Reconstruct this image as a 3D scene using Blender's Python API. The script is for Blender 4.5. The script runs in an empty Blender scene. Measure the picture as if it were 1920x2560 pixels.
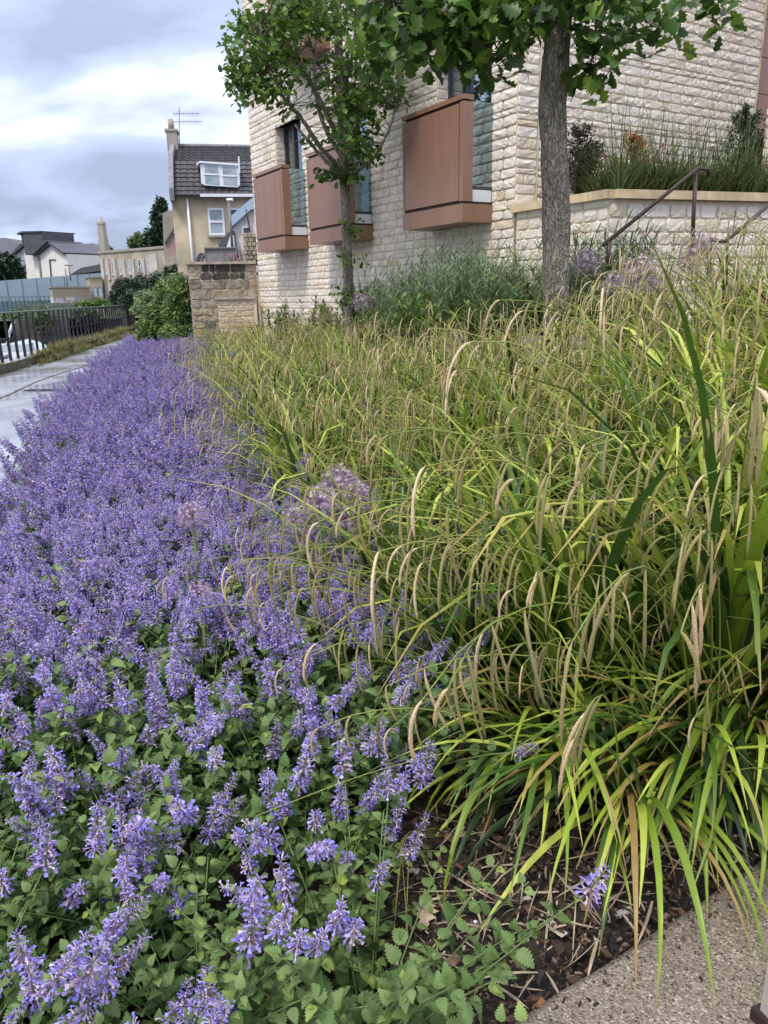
import bpy, math, random
import numpy as np
from mathutils import Vector, Matrix, Euler
rad = math.radians
rng = np.random.default_rng(7)
random.seed(7)
S = bpy.context.scene
COL = S.collection

# ------------------------------------------------------------------ camera
EYE = np.array([0.0, 0.0, 1.55])
FPX = 1849.0
_th, _ro = rad(16.4), rad(1.2)
CF = np.array([0, math.cos(_th), -math.sin(_th)])
_u0 = np.array([0, math.sin(_th), math.cos(_th)])
_r0 = np.array([1.0, 0, 0])
CR = _r0 * math.cos(_ro) - _u0 * math.sin(_ro)
CU = _u0 * math.cos(_ro) + _r0 * math.sin(_ro)
cam_d = bpy.data.cameras.new("camera")
cam_d.sensor_fit = 'VERTICAL'
cam_d.sensor_height = 36.0
cam_d.sensor_width = 27.0
cam_d.lens = FPX / 2560.0 * 36.0
cam_d.clip_start = 0.05
cam_d.clip_end = 3000
cam = bpy.data.objects.new("camera", cam_d)
COL.objects.link(cam)
cam.matrix_world = Matrix(((CR[0], CU[0], -CF[0], EYE[0]), (CR[1], CU[1], -CF[1], EYE[1]), (CR[2], CU[2], -CF[2], EYE[2]), (0, 0, 0, 1)))
S.camera = cam


def ray(x, y):
    return CF + CR * (x - 960) / FPX - CU * (y - 1280) / FPX


def at(x, y, Y):            # the point seen at (x, y) of the photograph at depth Y
    d = ray(x, y)
    return EYE + d * Y / d[1]


def atz(x, y, z):
    d = ray(x, y)
    return EYE + d * (z - EYE[2]) / d[2]


def onplane(x, y, p, n):
    d = ray(x, y)
    return EYE + d * np.dot(p - EYE, n) / np.dot(d, n)


def proj(p):
    v = np.asarray(p) - EYE
    w = v @ CF
    return np.stack([960 + FPX * (v @ CR) / w, 1280 - FPX * (v @ CU) / w, w], -1)


# ------------------------------------------------------------------ light
SUN_EL, SUN_AZ = 58, 215          # degrees; azimuth clockwise from +Y
W = bpy.data.worlds.new("World")
S.world = W
W.use_nodes = True
nt = W.node_tree
nt.nodes.clear()
N = nt.nodes.new
L = nt.links.new
out = N('ShaderNodeOutputWorld')
sky = N('ShaderNodeTexSky')
sky.sky_type = 'NISHITA'
sky.sun_disc = False
sky.sun_elevation = rad(SUN_EL)
sky.sun_rotation = rad(SUN_AZ)
bg1 = N('ShaderNodeBackground')
bg1.inputs['Strength'].default_value = 0.08
L(sky.outputs[0], bg1.inputs[0])
# cloud deck: noise laid on a horizontal sheet above the place
tc = N('ShaderNodeTexCoord')
sep = N('ShaderNodeSeparateXYZ')
L(tc.outputs['Generated'], sep.inputs[0])
zz = N('ShaderNodeMath'); zz.operation = 'MAXIMUM'; zz.inputs[1].default_value = 0.0
L(sep.outputs[2], zz.inputs[0])
za = N('ShaderNodeMath'); za.operation = 'ADD'; za.inputs[1].default_value = 0.28
L(zz.outputs[0], za.inputs[0])
dx = N('ShaderNodeMath'); dx.operation = 'DIVIDE'
dy = N('ShaderNodeMath'); dy.operation = 'DIVIDE'
L(sep.outputs[0], dx.inputs[0]); L(za.outputs[0], dx.inputs[1])
L(sep.outputs[1], dy.inputs[0]); L(za.outputs[0], dy.inputs[1])
cmb = N('ShaderNodeCombineXYZ')
L(dx.outputs[0], cmb.inputs[0]); L(dy.outputs[0], cmb.inputs[1])
mp = N('ShaderNodeMapping')
mp.inputs['Location'].default_value = (14.64, 17.09, 0)
mp.inputs['Scale'].default_value = (0.85, 1.35, 1)
mp.inputs['Rotation'].default_value = (0, 0, rad(-20))
L(cmb.outputs[0], mp.inputs[0])
n1 = N('ShaderNodeTexNoise')
n1.inputs['Scale'].default_value = 1.5
n1.inputs['Detail'].default_value = 8
n1.inputs['Roughness'].default_value = 0.48
n1.inputs['Distortion'].default_value = 0.25
L(mp.outputs[0], n1.inputs[0])
rp = N('ShaderNodeValToRGB')
e = rp.color_ramp.elements
e[0].position = 0.38; e[0].color = (0.275, 0.32, 0.45, 1)
e[1].position = 0.63; e[1].color = (0.84, 0.87, 0.93, 1)
m_ = rp.color_ramp.elements.new(0.50); m_.color = (0.41, 0.475, 0.67, 1)
ez = N('ShaderNodeMapRange'); ez.inputs['From Min'].default_value = 0.02; ez.inputs['From Max'].default_value = 0.26; ez.inputs['To Min'].default_value = -0.10; ez.inputs['To Max'].default_value = 0.03
L(zz.outputs[0], ez.inputs[0])
ea = N('ShaderNodeMath'); ea.operation = 'ADD'
L(n1.outputs[0], ea.inputs[0]); L(ez.outputs[0], ea.inputs[1])
L(ea.outputs[0], rp.inputs[0])
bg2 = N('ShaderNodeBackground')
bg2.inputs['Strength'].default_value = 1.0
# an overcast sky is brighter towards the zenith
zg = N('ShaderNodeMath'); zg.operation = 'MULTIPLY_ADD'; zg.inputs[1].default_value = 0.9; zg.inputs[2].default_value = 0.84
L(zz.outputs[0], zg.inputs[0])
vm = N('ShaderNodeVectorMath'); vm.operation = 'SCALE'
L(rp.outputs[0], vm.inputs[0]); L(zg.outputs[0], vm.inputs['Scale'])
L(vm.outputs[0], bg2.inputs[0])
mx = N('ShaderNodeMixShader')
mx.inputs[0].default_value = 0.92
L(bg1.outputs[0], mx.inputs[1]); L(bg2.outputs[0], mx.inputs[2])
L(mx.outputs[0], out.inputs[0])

sd = bpy.data.lights.new("sun", 'SUN')
sd.energy = 1.5
sd.angle = rad(11)
sd.color = (1.0, 0.95, 0.86)
so = bpy.data.objects.new("sun", sd)
COL.objects.link(so)
sdir = Vector((math.sin(rad(SUN_AZ)) * math.cos(rad(SUN_EL)), math.cos(rad(SUN_AZ)) * math.cos(rad(SUN_EL)), math.sin(rad(SUN_EL))))
so.rotation_euler = sdir.to_track_quat('Z', 'Y').to_euler()
so.location = (0, -5, 30)

S.view_settings.view_transform = 'Standard'
S.view_settings.look = 'None'
S.view_settings.gamma = 1
S.view_settings.use_curve_mapping = False
S.view_settings.exposure = 0.85
S.cycles.max_bounces = 8
S.cycles.diffuse_bounces = 3
S.cycles.transparent_max_bounces = 12


# ------------------------------------------------------------------ helpers
def srgb(r, g, b):
    f = lambda c: ((c / 255 + 0.055) / 1.055) ** 2.4 if c > 10 else c / 255 / 12.92
    return (f(r), f(g), f(b), 1)


class G:
    """collects geometry; per-vertex colour attribute 'col' and per-face material index"""
    def __init__(s):
        s.V = []; s.F = []; s.C = []; s.M = []; s.n = 0

    def add(s, V, F, C=None, mi=0):
        V = np.asarray(V, float).reshape(-1, 3)
        if C is None:
            C = np.full((len(V), 3), 0.5)
        C = np.asarray(C, float)
        if C.ndim == 1:
            C = np.tile(C, (len(V), 1))
        s.V.append(V); s.C.append(C)
        if isinstance(F, np.ndarray):
            F = [F]
        elif len(F) and not isinstance(F[0], np.ndarray):
            d = {}
            for f in F:
                d.setdefault(len(f), []).append(f)
            F = [np.array(v) for v in d.values()]
        for f in F:
            s.F.append(f + s.n); s.M.append(np.full(len(f), mi))
        s.n += len(V)
        return s

    def merged(s):
        return np.concatenate(s.V), s.F, np.concatenate(s.C), s.M

    def inst(s, g, T, tint=None):
        """T (n,4,4) transforms of geometry g; tint (n,) replaces the R channel when given"""
        V, F, C, M = g.merged()
        n, nv = len(T), len(V)
        VV = np.einsum('nij,vj->nvi', T[:, :3, :3], V) + T[:, None, :3, 3]
        CC = np.tile(C, (n, 1, 1))
        if tint is not None:
            CC[:, :, 0] = np.clip(CC[:, :, 0] + (tint[:, None] - 0.5), 0, 1)
        off = (np.arange(n) * nv)[:, None, None]
        for f, m in zip(F, M):
            s.F.append((f[None] + off).reshape(-1, f.shape[1]) + s.n)
            s.M.append(np.tile(m, n))
        s.V.append(VV.reshape(-1, 3)); s.C.append(CC.reshape(-1, 3))
        s.n += n * nv
        return s

    def mesh(s, name, mats, smooth=True, shift=None):
        V, F, C, M = s.merged()
        if shift is not None:
            V = V - shift
        me = bpy.data.meshes.new(name)
        me.vertices.add(len(V))
        me.vertices.foreach_set('co', V.astype(np.float32).ravel())
        loops = np.concatenate([f.ravel() for f in F])
        tot = np.concatenate([np.full(len(f), f.shape[1]) for f in F])
        st = np.concatenate([[0], np.cumsum(tot)[:-1]])
        me.loops.add(len(loops))
        me.loops.foreach_set('vertex_index', loops.astype(np.int32))
        me.polygons.add(len(tot))
        me.polygons.foreach_set('loop_start', st.astype(np.int32))
        me.polygons.foreach_set('loop_total', tot.astype(np.int32))
        me.polygons.foreach_set('material_index', np.concatenate(M).astype(np.int32))
        me.polygons.foreach_set('use_smooth', np.full(len(tot), smooth))
        a = me.attributes.new('col', 'FLOAT_COLOR', 'POINT')
        a.data.foreach_set('color', np.concatenate([C, np.ones((len(C), 1))], 1).astype(np.float32).ravel())
        if not isinstance(mats, (list, tuple)):
            mats = [mats]
        for m in mats:
            me.materials.append(m)
        me.update(calc_edges=True)
        me.validate()
        return me


def box(a, b):
    x0, y0, z0 = a; x1, y1, z1 = b
    V = [(x0, y0, z0), (x1, y0, z0), (x1, y1, z0), (x0, y1, z0), (x0, y0, z1), (x1, y0, z1), (x1, y1, z1), (x0, y1, z1)]
    F = np.array([(0, 3, 2, 1), (4, 5, 6, 7), (0, 1, 5, 4), (1, 2, 6, 5), (2, 3, 7, 6), (3, 0, 4, 7)])
    return np.array(V, float), F


def frame_box(o, ux, uy, uz, a, b):
    """box given in a local frame with origin o and axes ux, uy, uz"""
    V, F = box(a, b)
    return o + V @ np.stack([ux, uy, uz]), F


def tube(path, r, sides=6, cap=True):
    P = np.asarray(path, float)
    n = len(P)
    r = np.broadcast_to(np.asarray(r, float), (n,))
    T = np.gradient(P, axis=0)
    T /= np.linalg.norm(T, axis=1)[:, None] + 1e-9
    up = np.array([0, 0, 1.0]) if abs(T[0][2]) < 0.9 else np.array([1.0, 0, 0])
    V = []
    for i in range(n):
        a = np.cross(T[i], up); a /= np.linalg.norm(a) + 1e-9
        b = np.cross(T[i], a)
        up = -b if False else np.cross(a, T[i])
        ang = np.arange(sides) * 2 * np.pi / sides
        V.append(P[i] + r[i] * (np.cos(ang)[:, None] * a + np.sin(ang)[:, None] * up))
    V = np.concatenate(V)
    F = []
    for i in range(n - 1):
        for k in range(sides):
            k2 = (k + 1) % sides
            F.append((i * sides + k, (i + 1) * sides + k, (i + 1) * sides + k2, i * sides + k2))
    Fs = [np.array(F)]
    if cap:
        Fs.append(np.array([list(range(sides - 1, -1, -1)), list(range((n - 1) * sides, n * sides))])[:, ::-1])
    return V, Fs


def link(name, data, parent=None):
    o = bpy.data.objects.new(name, data)
    COL.objects.link(o)
    if parent:
        o.parent = parent
    return o


def root_loc(o):
    v = np.zeros(3)
    while o is not None:
        v = v + np.array(o.location); o = o.parent
    return v


def tag(o, label=None, cat=None, group=None, kind=None):
    for k, v in (('label', label), ('category', cat), ('group', group), ('kind', kind)):
        if v:
            o[k] = v
    return o


def thing(name, loc, label, cat, group=None):
    o = link(name, None)
    o.location = loc
    o.empty_display_size = 0.1
    return tag(o, label, cat, group)


def part(name, g, mats, parent, smooth=False, kind=None, label=None):
    """g holds world coordinates"""
    o = link(name, g.mesh(name, mats, smooth, root_loc(parent)), parent)
    return tag(o, label, None, None, kind)


def solo(name, g, mats, label=None, cat=None, group=None, kind=None, smooth=False, origin=None):
    org = np.array(origin if origin is not None else (0, 0, 0), float)
    o = link(name, g.mesh(name, mats, smooth, org))
    o.location = org
    return tag(o, label, cat, group, kind)


def bx(name, a, b, m, parent, **k):
    g = G(); g.add(*box(a, b))
    return part(name, g, m, parent, **k)


# ------------------------------------------------------------------ materials
def mat(name):
    m = bpy.data.materials.new(name)
    m.use_nodes = True
    t = m.node_tree
    return m, t, t.nodes['Principled BSDF']


def rgb(t, c):
    n = t.nodes.new('ShaderNodeRGB'); n.outputs[0].default_value = c
    return n.outputs[0]


def noise(t, scale, detail=4, coord='pos', rough=0.5, vscale=None, dim='3D'):
    n = t.nodes.new('ShaderNodeTexNoise')
    n.inputs['Scale'].default_value = scale
    n.inputs['Detail'].default_value = detail
    n.inputs['Roughness'].default_value = rough
    if coord == 'pos':
        c = t.nodes.new('ShaderNodeNewGeometry').outputs['Position']
    else:
        c = t.nodes.new('ShaderNodeTexCoord').outputs['Object']
    if vscale:
        mpp = t.nodes.new('ShaderNodeMapping'); mpp.inputs['Scale'].default_value = vscale
        t.links.new(c, mpp.inputs[0]); c = mpp.outputs[0]
    t.links.new(c, n.inputs['Vector'])
    return n.outputs[0]


def ramp(t, f, stops):
    r = t.nodes.new('ShaderNodeValToRGB')
    el = r.color_ramp.elements
    el[0].position, el[0].color = stops[0]
    el[1].position, el[1].color = stops[-1]
    for p, c in stops[1:-1]:
        q = el.new(p); q.color = c
    t.links.new(f, r.inputs[0])
    return r.outputs[0]


def mixc(t, f, a, b, mode='MIX'):
    n = t.nodes.new('ShaderNodeMix'); n.data_type = 'RGBA'; n.blend_type = mode
    for s, v in ((0, f), (6, a), (7, b)):
        if isinstance(v, (int, float)):
            n.inputs[s].default_value = v
        elif isinstance(v, tuple):
            n.inputs[s].default_value = v
        else:
            t.links.new(v, n.inputs[s])
    return n.outputs[2]


def math_(t, op, a, b=0.0):
    n = t.nodes.new('ShaderNodeMath'); n.operation = op
    for i, v in enumerate((a, b)):
        if isinstance(v, (int, float)):
            n.inputs[i].default_value = v
        else:
            t.links.new(v, n.inputs[i])
    return n.outputs[0]


def bump(t, p, h, strength=0.5, dist=0.01):
    b = t.nodes.new('ShaderNodeBump')
    b.inputs['Strength'].default_value = strength
    b.inputs['Distance'].default_value = dist
    t.links.new(h, b.inputs['Height'])
    t.links.new(b.outputs[0], p.inputs['Normal'])


def simple(name, c, rough=0.7, var=0.15, nscale=6, metallic=0, bmp=0.0, bscale=40, spec=0.5):
    m, t, p = mat(name)
    d = tuple(x * (1 - var) for x in c[:3]) + (1,)
    l = tuple(min(1, x * (1 + var)) for x in c[:3]) + (1,)
    f = noise(t, nscale, 5)
    t.links.new(ramp(t, f, [(0.3, d), (0.7, l)]), p.inputs['Base Color'])
    p.inputs['Roughness'].default_value = rough
    p.inputs['Metallic'].default_value = metallic
    p.inputs['Specular IOR Level'].default_value = spec
    if bmp:
        bump(t, p, noise(t, bscale, 4), bmp)
    return m


def rand_val(t):
    """one random value per stone, chip or leaf, whether it is an object or an island of a joined mesh"""
    a = t.nodes.new('ShaderNodeObjectInfo').outputs['Random']
    b = t.nodes.new('ShaderNodeNewGeometry').outputs['Random Per Island']
    return math_(t, 'FRACT', math_(t, 'ADD', a, b))


def attr(t):
    a = t.nodes.new('ShaderNodeAttribute'); a.attribute_name = 'col'
    s = t.nodes.new('ShaderNodeSeparateColor')
    t.links.new(a.outputs['Color'], s.inputs[0])
    return s.outputs


def leafmat(name, stops, dry=(0.35, 0.22, 0.08, 1), rough=0.45, trans=0.25, vein=0, spec=0.4):
    """colour by the R channel; B mixes in a dry colour; thin leaf lets light through"""
    m, t, p = mat(name)
    a = attr(t)
    v = math_(t, 'ADD', a[0], math_(t, 'MULTIPLY', math_(t, 'SUBTRACT', t.nodes.new('ShaderNodeObjectInfo').outputs['Random'], 0.5), 0.25))
    c = ramp(t, v, stops)
    c = mixc(t, a[2], c, dry)
    nz = noise(t, 35, 3)
    c = mixc(t, 0.35, c, ramp(t, nz, [(0.3, (0.55, 0.55, 0.55, 1)), (0.7, (1.0, 1.0, 1.0, 1))]), 'MULTIPLY')
    t.links.new(c, p.inputs['Base Color'])
    p.inputs['Roughness'].default_value = rough
    p.inputs['Specular IOR Level'].default_value = spec
    if vein:
        bump(t, p, noise(t, vein, 2), 0.25, 0.004)
    if trans:
        tr = t.nodes.new('ShaderNodeBsdfTranslucent')
        t.links.new(c, tr.inputs[0])
        ms = t.nodes.new('ShaderNodeMixShader'); ms.inputs[0].default_value = trans
        t.links.new(p.outputs[0], ms.inputs[1]); t.links.new(tr.outputs[0], ms.inputs[2])
        t.links.new(ms.outputs[0], t.nodes['Material Output'].inputs[0])
    return m


def stonemat(name, stops, dirt=0.25, bmp=0.9, bs=38):
    m, t, p = mat(name)
    r = rand_val(t)
    c = ramp(t, r, stops)
    n_ = noise(t, 9, 6, rough=0.6)
    c = mixc(t, dirt, c, ramp(t, n_, [(0.35, (0.45, 0.38, 0.30, 1)), (0.6, (1, 1, 1, 1))]), 'MULTIPLY')
    n2 = noise(t, 60, 5, rough=0.65)
    c = mixc(t, 0.3, c, ramp(t, n2, [(0.35, (0.6, 0.55, 0.5, 1)), (0.6, (1, 1, 1, 1))]), 'MULTIPLY')
    t.links.new(c, p.inputs['Base Color'])
    p.inputs['Roughness'].default_value = 0.9
    h = math_(t, 'ADD', noise(t, bs, 6, rough=0.62), math_(t, 'MULTIPLY', noise(t, bs * 0.35, 3), 1.2))
    bump(t, p, h, bmp, 0.02)
    return m


M = {}
M['stone'] = stonemat('bath_stone', [(0.0, (0.70, 0.60, 0.47, 1)), (0.2, (0.79, 0.71, 0.59, 1)), (0.55, (0.85, 0.775, 0.66, 1)), (0.94, (0.78, 0.71, 0.62, 1)), (1.0, (0.68, 0.55, 0.36, 1))], dirt=0.13, bmp=0.3)
M['mortar'] = simple('lime_mortar', (0.68, 0.56, 0.42, 1), 0.95, 0.12, 12, bmp=0.3, bscale=120)
M['oldstone'] = stonemat('weathered_stone', [(0.0, (0.20, 0.17, 0.145, 1)), (0.2, (0.38, 0.33, 0.26, 1)), (0.6, (0.50, 0.43, 0.33, 1)), (0.88, (0.50, 0.40, 0.25, 1)), (1.0, (0.34, 0.31, 0.27, 1))], dirt=0.75, bmp=1.0, bs=24)
M['sootstone'] = stonemat('sooty_stone', [(0.0, (0.05, 0.045, 0.042, 1)), (0.5, (0.13, 0.115, 0.10, 1)), (1.0, (0.24, 0.20, 0.15, 1))], dirt=0.8, bmp=1.0, bs=24)
M['oldmortar'] = simple('old_mortar', (0.42, 0.36, 0.28, 1), 0.95, 0.3, 8, bmp=0.5, bscale=50)
M['coping'] = simple('coping_stone', (0.55, 0.42, 0.26, 1), 0.8, 0.28, 5, bmp=0.2, bscale=80)
M['bronze'] = simple('bronze_metal', (0.275, 0.138, 0.080, 1), 0.46, 0.05, 3, spec=0.9)
M['bronze_in'] = simple('dark_gap', (0.03, 0.014, 0.012, 1), 0.6)
M['frame'] = simple('dark_grey_frame', (0.045, 0.045, 0.05, 1), 0.4)
M['white_pl'] = simple('white_plastic', (0.72, 0.73, 0.76, 1), 0.4, 0.04)
M['room'] = simple('room_interior', (0.13, 0.13, 0.14, 1), 0.9)
M['rail'] = simple('brown_rail', (0.075, 0.042, 0.036, 1), 0.38, 0.1, metallic=0.3)
M['iron'] = simple('black_iron', (0.009, 0.010, 0.014, 1), 0.65, 0.3, 10)
M['iron_top'] = simple('weathered_green_rail', (0.10, 0.13, 0.10, 1), 0.5, 0.3, 10)
M['render_y'] = simple('ochre_render', (0.44, 0.365, 0.25, 1), 0.9, 0.45, 0.8, bmp=0.2, bscale=20)
M['render_c'] = simple('cream_render', (0.74, 0.69, 0.63, 1), 0.9, 0.05, 1)
M['render_p'] = simple('mauve_render', (0.36, 0.26, 0.25, 1), 0.9, 0.1, 1)
M['taupe'] = simple('taupe_render', (0.33, 0.29, 0.245, 1), 0.9, 0.15, 1.5)
M['concrete_b'] = simple('aged_concrete', (0.36, 0.31, 0.235, 1), 0.9, 0.25, 0.8)
M['concrete_l'] = simple('light_concrete', (0.50, 0.45, 0.39, 1), 0.9, 0.15, 1)
M['slate'] = simple('dark_slate', (0.07, 0.07, 0.08, 1), 0.6, 0.2, 2)
M['tile'] = simple('dark_roof_tile', (0.065, 0.058, 0.062, 1), 0.65, 0.35, 4)
M['hoard'] = simple('blue_grey_hoarding', (0.42, 0.50, 0.56, 1), 0.5, 0.05, 0.6)
M['teal'] = simple('teal_panel', (0.14, 0.25, 0.25, 1), 0.5, 0.12, 1)
M['bluebldg'] = simple('blue_grey_sheet', (0.34, 0.44, 0.55, 1), 0.4, 0.08, 0.5)
M['timber'] = simple('grey_timber', (0.22, 0.21, 0.215, 1), 0.9, 0.25, 6, bmp=0.3)
M['soil'] = simple('dark_soil', (0.035, 0.026, 0.02, 1), 1.0, 0.5, 14, bmp=1.0, bscale=60)
M['grassgr'] = simple('rough_grass_ground', (0.06, 0.085, 0.03, 1), 1.0, 0.4, 3, bmp=0.6, bscale=15)
M['kerb'] = simple('wet_kerb_concrete', (0.34, 0.33, 0.32, 1), 0.25, 0.2, 6)
M['kerbface'] = simple('mossy_wall', (0.10, 0.095, 0.055, 1), 0.9, 0.4, 6, bmp=0.4)
M['bollard'] = simple('pale_grey_timber', (0.40, 0.36, 0.31, 1), 0.8, 0.08, 20, bmp=0.1)
M['boat'] = simple('white_boat_gelcoat', (0.42, 0.44, 0.47, 1), 0.3, 0.12, 3)
M['boatdk'] = simple('boat_dark_trim', (0.05, 0.055, 0.065, 1), 0.35)
M['chrome'] = simple('grey_metal_tube', (0.5, 0.5, 0.52, 1), 0.3, 0.05, metallic=0.8)

t = M['bronze'].node_tree; p = t.nodes['Principled BSDF']
t.links.new(ramp(t, noise(t, 9, 5, vscale=(1, 1, 0.12)), [(0.3, (0.36, 0.36, 0.36, 1)), (0.7, (0.56, 0.56, 0.56, 1))]), p.inputs['Roughness'])
bc_ = p.inputs['Base Color'].links[0].from_socket
t.links.new(mixc(t, 0.5, bc_, ramp(t, noise(t, 16, 6, rough=0.6, vscale=(1, 1, 0.10)), [(0.35, (0.78, 0.78, 0.80, 1)), (0.6, (1, 1, 1, 1))]), 'MULTIPLY'), p.inputs['Base Color'])
# wet path: dark where dry-ish, mirror-like film of water over most of it
m, t, p = mat('wet_path')
c1 = ramp(t, noise(t, 1.3, 5), [(0.35, (0.24, 0.24, 0.265, 1)), (0.65, (0.37, 0.37, 0.40, 1))])
c1 = mixc(t, 0.4, c1, ramp(t, noise(t, 160, 3), [(0.4, (0.6, 0.6, 0.6, 1)), (0.6, (1, 1, 1, 1))]), 'MULTIPLY')
t.links.new(c1, p.inputs['Base Color'])
t.links.new(ramp(t, noise(t, 0.9, 4, vscale=(1, 0.6, 1)), [(0.38, (0.07, 0.07, 0.07, 1)), (0.62, (0.34, 0.34, 0.34, 1))]), p.inputs['Roughness'])
p.inputs['Specular IOR Level'].default_value = 0.8
bump(t, p, noise(t, 5, 4), 0.10, 0.01)
M['path'] = m
# river
m, t, p = mat('river_water')
p.inputs['Base Color'].default_value = (0.045, 0.05, 0.045, 1)
p.inputs['Roughness'].default_value = 0.06
p.inputs['IOR'].default_value = 1.33
bump(t, p, noise(t, 1.6, 4, vscale=(1, 1, 1)), 0.12, 0.05)
M['water'] = m
# exposed aggregate concrete
m, t, p = mat('exposed_aggregate')
vo = t.nodes.new('ShaderNodeTexVoronoi'); vo.inputs['Scale'].default_value = 230
t.links.new(t.nodes.new('ShaderNodeNewGeometry').outputs['Position'], vo.inputs['Vector'])
sc_ = t.nodes.new('ShaderNodeSeparateColor'); t.links.new(vo.outputs['Color'], sc_.inputs[0])
agg = ramp(t, sc_.outputs[0], [(0.0, (0.03, 0.028, 0.025, 1)), (0.08, (0.13, 0.10, 0.075, 1)), (0.45, (0.235, 0.185, 0.135, 1)), (0.88, (0.31, 0.255, 0.195, 1)), (1.0, (0.52, 0.46, 0.38, 1))])
agg = mixc(t, 0.35, agg, ramp(t, noise(t, 6, 5), [(0.3, (0.55, 0.52, 0.48, 1)), (0.7, (1, 1, 1, 1))]), 'MULTIPLY')
t.links.new(agg, p.inputs['Base Color'])
p.inputs['Roughness'].default_value = 0.75
bump(t, p, math_(t, 'SUBTRACT', 1.0, vo.outputs['Distance']), 0.6, 0.004)
M['agg'] = m
# glass: thin reflecting pane
def glassmat(name, tint, refl):
    m, t, p = mat(name)
    t.nodes.remove(p)
    tr = t.nodes.new('ShaderNodeBsdfTransparent'); tr.inputs[0].default_value = tint
    gl = t.nodes.new('ShaderNodeBsdfGlossy'); gl.inputs['Roughness'].default_value = 0.02
    gl.inputs[0].default_value = (0.9, 0.95, 1, 1)
    ms = t.nodes.new('ShaderNodeMixShader')
    lw = t.nodes.new('ShaderNodeLayerWeight'); lw.inputs[0].default_value = 0.5
    f = math_(t, 'ADD', math_(t, 'MULTIPLY', lw.outputs['Fresnel'], 0.6), refl)
    t.links.new(f, ms.inputs[0])
    t.links.new(tr.outputs[0], ms.inputs[1]); t.links.new(gl.outputs[0], ms.inputs[2])
    t.links.new(ms.outputs[0], t.nodes['Material Output'].inputs[0])
    return m
M['glass'] = glassmat('window_glass', (0.80, 0.88, 0.90, 1), 0.25)
M['glass_g'] = glassmat('green_edge_glass', (0.50, 0.72, 0.73, 1), 0.16)
M['pane'] = simple('far_window_glass', (0.30, 0.36, 0.38, 1), 0.12, 0.3, 2)
M['pane_dk'] = simple('dark_window_glass', (0.05, 0.06, 0.08, 1), 0.12, 0.3, 2)
M['curtain'] = simple('white_curtain', (0.62, 0.64, 0.68, 1), 0.9, 0.05, 3)
# graffiti wall: painted letters as swirling colour bands low on the wall
m, t, p = mat('graffiti')
vo = t.nodes.new('ShaderNodeTexVoronoi'); vo.inputs['Scale'].default_value = 1.1; vo.feature = 'F1'
gp = t.nodes.new('ShaderNodeNewGeometry').outputs['Position']
t.links.new(gp, vo.inputs['Vector'])
sc_ = t.nodes.new('ShaderNodeSeparateColor'); t.links.new(vo.outputs['Color'], sc_.inputs[0])
gc = ramp(t, sc_.outputs[0], [(0.0, (0.12, 0.12, 0.22, 1)), (0.25, (0.5, 0.48, 0.55, 1)), (0.5, (0.62, 0.6, 0.62, 1)), (0.75, (0.35, 0.38, 0.55, 1)), (0.9, (0.6, 0.25, 0.15, 1))])
gm = ramp(t, math_(t, 'ADD', math_(t, 'MULTIPLY', noise(t, 1.5, 3), 1.0), 0.0), [(0.42, (0, 0, 0, 1)), (0.48, (1, 1, 1, 1))])
sp_ = t.nodes.new('ShaderNodeSeparateXYZ'); t.links.new(gp, sp_.inputs[0])
low = math_(t, 'LESS_THAN', sp_.outputs[2], 1.9)
gm2 = math_(t, 'MULTIPLY', low, 0.9)
gm3 = math_(t, 'MULTIPLY', gm2, gm)
t.links.new(mixc(t, gm3, (0.36, 0.31, 0.24, 1), gc), p.inputs['Base Color'])
p.inputs['Roughness'].default_value = 0.8
M['graf'] = m
# bark
m, t, p = mat('oak_bark')
vob = t.nodes.new('ShaderNodeTexVoronoi'); vob.feature = 'DISTANCE_TO_EDGE'; vob.inputs['Scale'].default_value = 42
mpb = t.nodes.new('ShaderNodeMapping'); mpb.inputs['Scale'].default_value = (1, 1, 0.10)
tcb = t.nodes.new('ShaderNodeTexCoord').outputs['Object']
nb_ = t.nodes.new('ShaderNodeTexNoise'); nb_.inputs['Scale'].default_value = 14; t.links.new(tcb, nb_.inputs['Vector'])
vmb = t.nodes.new('ShaderNodeVectorMath'); vmb.operation = 'MULTIPLY_ADD'; vmb.inputs[1].default_value = (0.09, 0.09, 0.09)
t.links.new(nb_.outputs['Color'], vmb.inputs[0]); t.links.new(tcb, vmb.inputs[2]); t.links.new(vmb.outputs[0], mpb.inputs[0]); t.links.new(mpb.outputs[0], vob.inputs['Vector'])
b1 = math_(t, 'ADD', math_(t, 'MULTIPLY', math_(t, 'MINIMUM', vob.outputs['Distance'], 0.25), 1.2), math_(t, 'MULTIPLY', noise(t, 70, 6, coord='obj', rough=0.6, vscale=(1, 1, 0.25)), 0.42))
c = ramp(t, b1, [(0.20, (0.10, 0.08, 0.062, 1)), (0.34, (0.27, 0.23, 0.185, 1)), (0.62, (0.40, 0.355, 0.30, 1))])
c = mixc(t, 0.35, c, ramp(t, noise(t, 5, 4, coord='obj'), [(0.4, (0.65, 0.72, 0.55, 1)), (0.6, (1, 1, 1, 1))]), 'MULTIPLY')
t.links.new(c, p.inputs['Base Color'])
p.inputs['Roughness'].default_value = 0.95
bump(t, p, b1, 1.0, 0.03)
M['bark'] = m
M['twig'] = simple('dark_twig', (0.085, 0.068, 0.05, 1), 0.9, 0.3, 20, bmp=0.4)

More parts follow.
